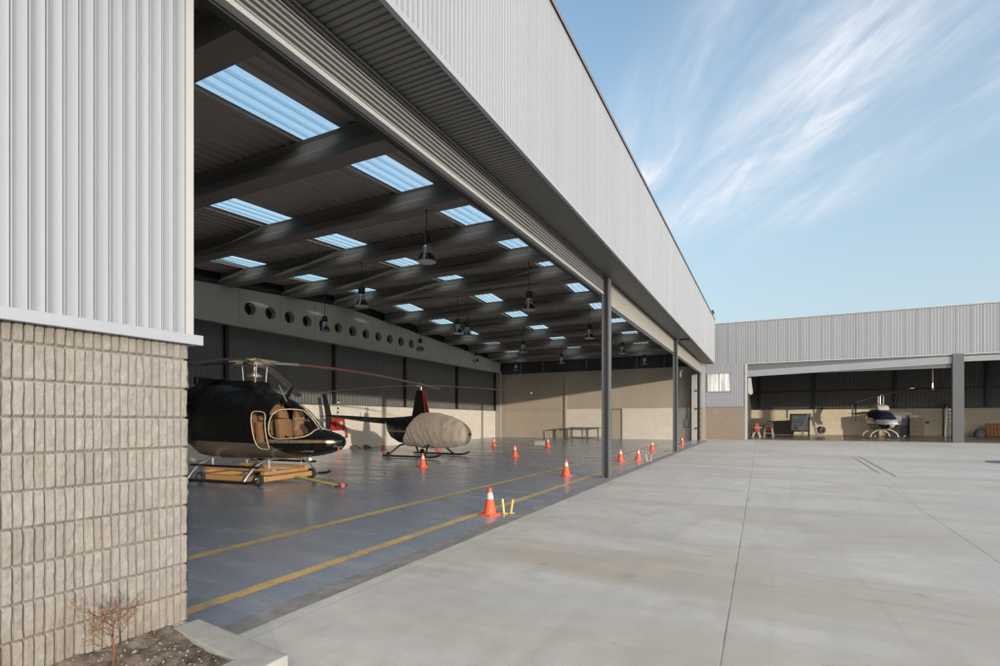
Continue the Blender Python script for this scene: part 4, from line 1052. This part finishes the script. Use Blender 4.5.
t_ = ft('platform_steps', 'tall platform ladder with a dark top against the far hangar wall', 'ladder', 12.55,51.2,R(90))
st = MB()
for s_ in (-1,1): st.bar((-.75,s_*.3,0),(.15,s_*.26,2.35),.07,.05)
obj('front_rails', st, M['alu'], t_)
st = MB()
for s_ in (-1,1): st.bar((.45,s_*.32,0),(.30,s_*.26,2.35),.06,.05)
obj('rear_rails', st, M['alu'], t_)
for k in range(7):
    t = (k+1)/8; x = -.75+.9*t
    obj('step', MB().box(x-.06,x+.1,-.28,.28,2.35*t-.02,2.35*t+.02), M['alu'], t_)
obj('platform', MB().box(.05,.55,-.33,.33,2.352,2.42).box(.5,.55,-.33,.33,2.42,2.72), M['black'], t_)
t_ = thing('hanging_cable', 'pale vertical cable drop hanging from the far hangar roof', 'cable', (9.98,45.0,3.9))
obj('cable', MB().tube([(0,0,0),(0,0,3.2)], .035, 8), M['alu'], t_)
obj('socket', MB().box(-.06,.06,-.06,.06,-.16,0), M['greysteel'], t_, bevel=.01)
for k,(x,y,l) in enumerate(((15.2,51.6,'orange wooden pallet leaning nearest the grey sack pile'),(16.5,51.6,'orange wooden pallet farther right along the far wall'))):
    t_ = ft('pallet', l, 'pallet', x,y,.05); t_['group'] = 'pallets against the far hangar wall'
    sl = MB()
    for i in range(6): sl.box(-.55+.2*i,-.55+.2*i+.13,-.05,-.02,.08,1.0)
    obj('deck_boards', sl, M['pallet'], t_)
    obj('stringers', MB().box(-.58,.58,-.018,.10,.10,.20).box(-.58,.58,-.018,.10,.48,.58).box(-.58,.58,-.018,.10,.86,.96), M['pallet'], t_)
t_ = ft('sack_pile', 'grey slumped sack beside the orange pallets', 'sack', 14.25,51.5)
t_.scale = (.7,.7,.62)
mbs = MB(); n1 = 16
for j in range(9):
    for i in range(n1):
        a = 2*math.pi*i/n1; ph = math.pi/2*j/8; q = noise.noise(Vector((math.cos(a)*1.5,math.sin(a)*1.5,ph*2)))*.14
        rr = (.52+q)*math.cos(ph)**.6 if j < 8 else .02
        mbs.v.append((rr*math.cos(a), rr*.7*math.sin(a), .95*math.sin(ph)*(1+q)))
for j in range(8):
    for i in range(n1): mbs.f.append((j*n1+i,j*n1+(i+1)%n1,(j+1)*n1+(i+1)%n1,(j+1)*n1+i))
obj('sack', mbs, M['greysteel'], t_, smooth='all')
obj('tie', MB().tube([(-.06,0,.93),(0,.05,.95),(.06,0,.93),(0,-.05,.95),(-.06,0,.93)], .015, 6), M['trim'], t_)
# manhole cover on the apron
t_ = thing('manhole_cover', 'round blue grey metal cover set in the apron at the right edge', 'manhole cover', (7.5,23.6,gz(23.6)+.004), 0, ground=True)
obj('ring', MB().lathe([(.80,0),(.80,.022),(.68,.026),(.68,0)], n=40), M['greysteel'], t_)
obj('lid', MB().lathe([(.66,.0),(.66,.024),(.30,.03),(.02,.03)], n=40), M['steel'], t_)

# ------------------------------------------------ planter and dry shrub
t_ = thing('planter', 'low concrete kerbed planting bed at the foot of the block wall', 'planter', (-3.2,0,0))
def pp(name, mb, mat, **k): return obj(name, mb, mat, t_, world=True, **k)
kb = MB().prism([(-3.795,2.50),(-2.70,2.37),(-2.70,-3.0),(-2.95,-3.0),(-2.95,2.17),(-3.795,2.30)], 0, .125, 'z')
pp('kerb', kb, M['kerb'], bevel=.012)
nx,ny = 44,220; mbs = MB()
for j in range(ny+1):
    for i in range(nx+1):
        x = -3.80+.87*i/nx; y = -3+5.28*j/ny
        z = .095+noise.fractal(Vector((x*5,y*5,0)),1,2,4)*.022+noise.noise(Vector((x*28,y*28,3)))*.009+.05*max(0,(-3.5-x)/.3)
        mbs.v.append((x,y,z))
for j in range(ny):
    for i in range(nx): mbs.f.append((j*(nx+1)+i,j*(nx+1)+i+1,(j+1)*(nx+1)+i+1,(j+1)*(nx+1)+i))
pp('soil', mbs, M['soil'], smooth='all')
rnd = random.Random(5); pb = MB()
for k in range(430):
    x = rnd.uniform(-3.78,-2.97); y = rnd.uniform(.6,2.2); r = rnd.choice([.005,.006,.008,.009,.012,.016]) * rnd.uniform(.7,1.2)
    z = .098+noise.fractal(Vector((x*5,y*5,0)),1,2,4)*.022+noise.noise(Vector((x*28,y*28,3)))*.009+.05*max(0,(-3.5-x)/.3)
    a = [rnd.uniform(.6,1.2) for _ in range(6)]
    pb.add([(x+r*a[0],y,z),(x-r*a[1],y,z),(x,y+r*a[2],z),(x,y-r*a[3],z),(x,y,z+r*.8*a[4]),(x,y,z-r)], [(0,2,4),(2,1,4),(1,3,4),(3,0,4),(2,0,5),(1,2,5),(3,1,5),(0,3,5)])
tag(pp('pebbles', pb, M['gravel']), kind='stuff')
S = thing('dry_shrub', 'small dry leafless red brown shrub in the planter against the wall', 'shrub', (-3.56,1.80,.10))
rnd = random.Random(11); tw = MB(); lf = MB(); stem = MB()
stem.tube([(0,0,-.04),(.004,.006,.10),(-.004,.0,.2),(.0,.012,.30)], [.0075,.0065,.0055,.004], 7)
def twig(p, d, L, r, dep):
    pts = [p]; q = p.copy(); dd = d.copy()
    for k in range(4):
        dd = (dd+Vector((rnd.uniform(-.25,.25),rnd.uniform(-.25,.25),rnd.uniform(-.12,.2)))).normalized(); q = q+dd*L/4; pts.append(q.copy())
    tw.tube(pts, [r,r*.85,r*.7,r*.55,r*.35], 5)
    for k in range(1,5):
        if dep < 2 and rnd.random() < .85:
            nd = (dd+Vector((rnd.uniform(-.9,.9),rnd.uniform(-.9,.9),rnd.uniform(-.3,.5)))).normalized(); twig(pts[k], nd, L*rnd.uniform(.4,.65), r*.6, dep+1)
        if rnd.random() < (.45 if dep else .2):
            c0 = pts[k]; u = Vector((rnd.uniform(-1,1),rnd.uniform(-1,1),rnd.uniform(-1,.4))).normalized()*rnd.uniform(.008,.018); v = u.orthogonal().normalized()*.004
            lf.add([c0,c0+u*.5+v,c0+u,c0+u*.5-v],[(0,1,2,3)])
for k in range(10):
    h = rnd.uniform(.10,.30); a = rnd.choice([1,-1])*R(90)+rnd.uniform(-1.0,1.0)
    twig(Vector((0,.003,h)), Vector((math.cos(a)*.7+.1,math.sin(a),rnd.uniform(.15,.9))).normalized(), rnd.uniform(.09,.22), .0026, 0)
for k in range(22):                      # a tangle of dried tips on the near side of the crown
    c0 = Vector((rnd.uniform(-.02,.06),rnd.uniform(-.13,.03),rnd.uniform(.26,.36)))
    twig(c0, Vector((rnd.uniform(-1,1),rnd.uniform(-1,1),rnd.uniform(-.2,.8))).normalized(), rnd.uniform(.05,.10), .0017, 1)
obj('stem', stem, M['twig'], S, smooth='all'); obj('twigs', tw, M['twig'], S, smooth='all'); obj('dead_leaves', lf, M['dryleaf'], S)

# ================================================================== CAMERA, LIGHT, SKY
cd = bpy.data.cameras.new('camera'); cam = bpy.data.objects.new('camera', cd); col.objects.link(cam)
cam.location = (0,0,1.6); cam.rotation_euler = (R(90),0,math.atan2(.452,.892))
cd.sensor_width = 36; cd.lens = 36*.527; cd.shift_y = .0885; cd.clip_start = .05; cd.clip_end = 3000
sc.camera = cam
to_sun = Vector((.838,-.545,.1025*1.0)).normalized()
elev = math.asin(to_sun.z); rot = math.atan2(to_sun.x, to_sun.y)
sd = bpy.data.lights.new('sun','SUN'); sd.energy = 1.25; sd.angle = R(.8); sd.color = (1,.885,.735)
so = bpy.data.objects.new('sun', sd); col.objects.link(so); so.rotation_euler = (-to_sun).to_track_quat('-Z','Y').to_euler()
so.location = (20,-10,12)

w = bpy.data.worlds.new('World'); sc.world = w; w.use_nodes = True
nt = w.node_tree; bg = nt.nodes['Background']; out = nt.nodes['World Output']
sky = nt.nodes.new('ShaderNodeTexSky'); sky.sky_type = 'NISHITA'; sky.sun_disc = False
sky.sun_elevation = elev; sky.sun_rotation = rot; sky.air_density = 1.0; sky.dust_density = .8; sky.ozone_density = 1.6
def wn(ty, **kw):
    x = nt.nodes.new(ty)
    for k,v in kw.items(): x.inputs[k].default_value = v
    return x
def wm(op,a,b=None,clamp=False):
    x = nt.nodes.new('ShaderNodeMath'); x.operation = op; x.use_clamp = clamp
    for v,i in ((a,0),(b,1)):
        if v is None: continue
        if hasattr(v,'is_linked'): nt.links.new(v,x.inputs[i])
        else: x.inputs[i].default_value = v
    return x.outputs[0]
tc = nt.nodes.new('ShaderNodeTexCoord'); sp = nt.nodes.new('ShaderNodeSeparateXYZ'); nt.links.new(tc.outputs['Generated'], sp.inputs[0])
zc = wm('MAXIMUM', sp.outputs[2], .03)
px = wm('DIVIDE', sp.outputs[0], zc); py = wm('DIVIDE', sp.outputs[1], zc)
U = wm('ADD', wm('MULTIPLY', px, .47), wm('MULTIPLY', py, -.883))       # along the wisps
V = wm('ADD', wm('MULTIPLY', px, .883), wm('MULTIPLY', py, .47))        # across them
def cnoise(su, sv, detail, rough, off=0, dist=0):
    cb = nt.nodes.new('ShaderNodeCombineXYZ'); nt.links.new(wm('MULTIPLY',U,su), cb.inputs[0]); nt.links.new(wm('MULTIPLY',V,sv), cb.inputs[1]); cb.inputs[2].default_value = off
    n_ = wn('ShaderNodeTexNoise', Scale=1, Detail=detail, Roughness=rough, Distortion=dist); nt.links.new(cb.outputs[0], n_.inputs['Vector']); return n_.outputs['Fac']
def ss(x, a, b):
    r = nt.nodes.new('ShaderNodeMapRange'); r.interpolation_type = 'SMOOTHSTEP'; nt.links.new(x, r.inputs[0]); r.inputs[1].default_value = a; r.inputs[2].default_value = b; return r.outputs[0]
def gauss(x, c_, w_):
    d_ = wm('DIVIDE', wm('SUBTRACT', x, c_), w_); return wm('POWER', 2.718, wm('MULTIPLY', wm('MULTIPLY', d_, d_), -1))
warp = wm('MULTIPLY', wm('SUBTRACT', cnoise(.7,1.2,3,.5,4), .5), .35)
V2 = wm('ADD', V, warp)
bands = wm('MAXIMUM', wm('MAXIMUM', gauss(V2,.55,.12), wm('MULTIPLY', gauss(V2,.98,.30), 1.0)), wm('MULTIPLY', gauss(V2,1.52,.15), .6))
fib = ss(cnoise(1.2,6.0,9,.64,1.7,.7), .28, .80); fib2 = ss(cnoise(.7,2.2,7,.6,6.3,.6), .25, .75)
ext = wm('MULTIPLY', ss(U, -3.3, -2.3), wm('SUBTRACT', 1, wm('MULTIPLY', ss(U,-1.1,-.2), .6)))
dens = wm('MULTIPLY', wm('MULTIPLY', bands, ext), wm('ADD', wm('MULTIPLY', wm('MULTIPLY', fib, fib2), 1.25), wm('MULTIPLY', fib2, .28)))
gen = wm('MULTIPLY', wm('MULTIPLY', ss(cnoise(.35,1.7,6,.6,12), .52, .85), ss(cnoise(1.1,6,7,.65,3.3), .3, .75)), .25)
dens = wm('ADD', wm('MINIMUM', wm('MAXIMUM', wm('MULTIPLY', dens, 1.12), gen), .8), wm('MULTIPLY', bands, .05))
hor = wm('MULTIPLY', wm('SUBTRACT', 1, ss(sp.outputs[2], .0, .42)), .0)
mx = nt.nodes.new('ShaderNodeMix'); mx.data_type = 'RGBA'
nt.links.new(dens, mx.inputs[0])
gain = nt.nodes.new('ShaderNodeMix'); gain.data_type = 'RGBA'; gain.blend_type = 'MULTIPLY'; gain.inputs[0].default_value = 1
nt.links.new(sky.outputs[0], gain.inputs[6]); gain.inputs[7].default_value = (1,1,1,1)
hz_ = nt.nodes.new('ShaderNodeMix'); hz_.data_type = 'RGBA'       # thin high haze, denser towards the horizon
nt.links.new(wm('SUBTRACT', .80, wm('MULTIPLY', ss(sp.outputs[2], .05, .68), .74)), hz_.inputs[0])
nt.links.new(gain.outputs[2], hz_.inputs[6]); hz_.inputs[7].default_value = (1.24,1.50,1.73,1)
nt.links.new(hz_.outputs[2], mx.inputs[6]); mx.inputs[7].default_value = (2.2,2.28,2.42,1)
CLOUD = mx.inputs[7]
# bright layer added to the unseen sunward sky behind the viewer, as fill light
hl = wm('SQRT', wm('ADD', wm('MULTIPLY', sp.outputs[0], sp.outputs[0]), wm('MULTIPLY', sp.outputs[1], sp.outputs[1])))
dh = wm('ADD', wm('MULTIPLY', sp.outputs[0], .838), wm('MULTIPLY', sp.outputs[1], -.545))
fill_veil = wm('MULTIPLY', wm('MULTIPLY', ss(dh, .08, .55), ss(sp.outputs[2], .0, .12)), wm('ADD', .55, wm('MULTIPLY', cnoise(.5,1.2,5,.6,9), .8)))
mv = nt.nodes.new('ShaderNodeMix'); mv.data_type = 'RGBA'; nt.links.new(wm('MINIMUM', fill_veil, 1), mv.inputs[0])
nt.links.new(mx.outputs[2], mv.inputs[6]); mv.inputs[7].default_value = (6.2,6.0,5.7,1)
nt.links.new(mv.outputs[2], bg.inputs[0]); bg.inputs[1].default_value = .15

sc.view_settings.view_transform = 'Standard'; sc.view_settings.look = 'None'; sc.view_settings.gamma = 1
sc.view_settings.exposure = 1.5
sc.render.engine = 'CYCLES'
sc.cycles.max_bounces = 8; sc.cycles.diffuse_bounces = 5; sc.cycles.transparent_max_bounces = 12; sc.cycles.sample_clamp_indirect = 6
sc.cycles.use_denoising = True
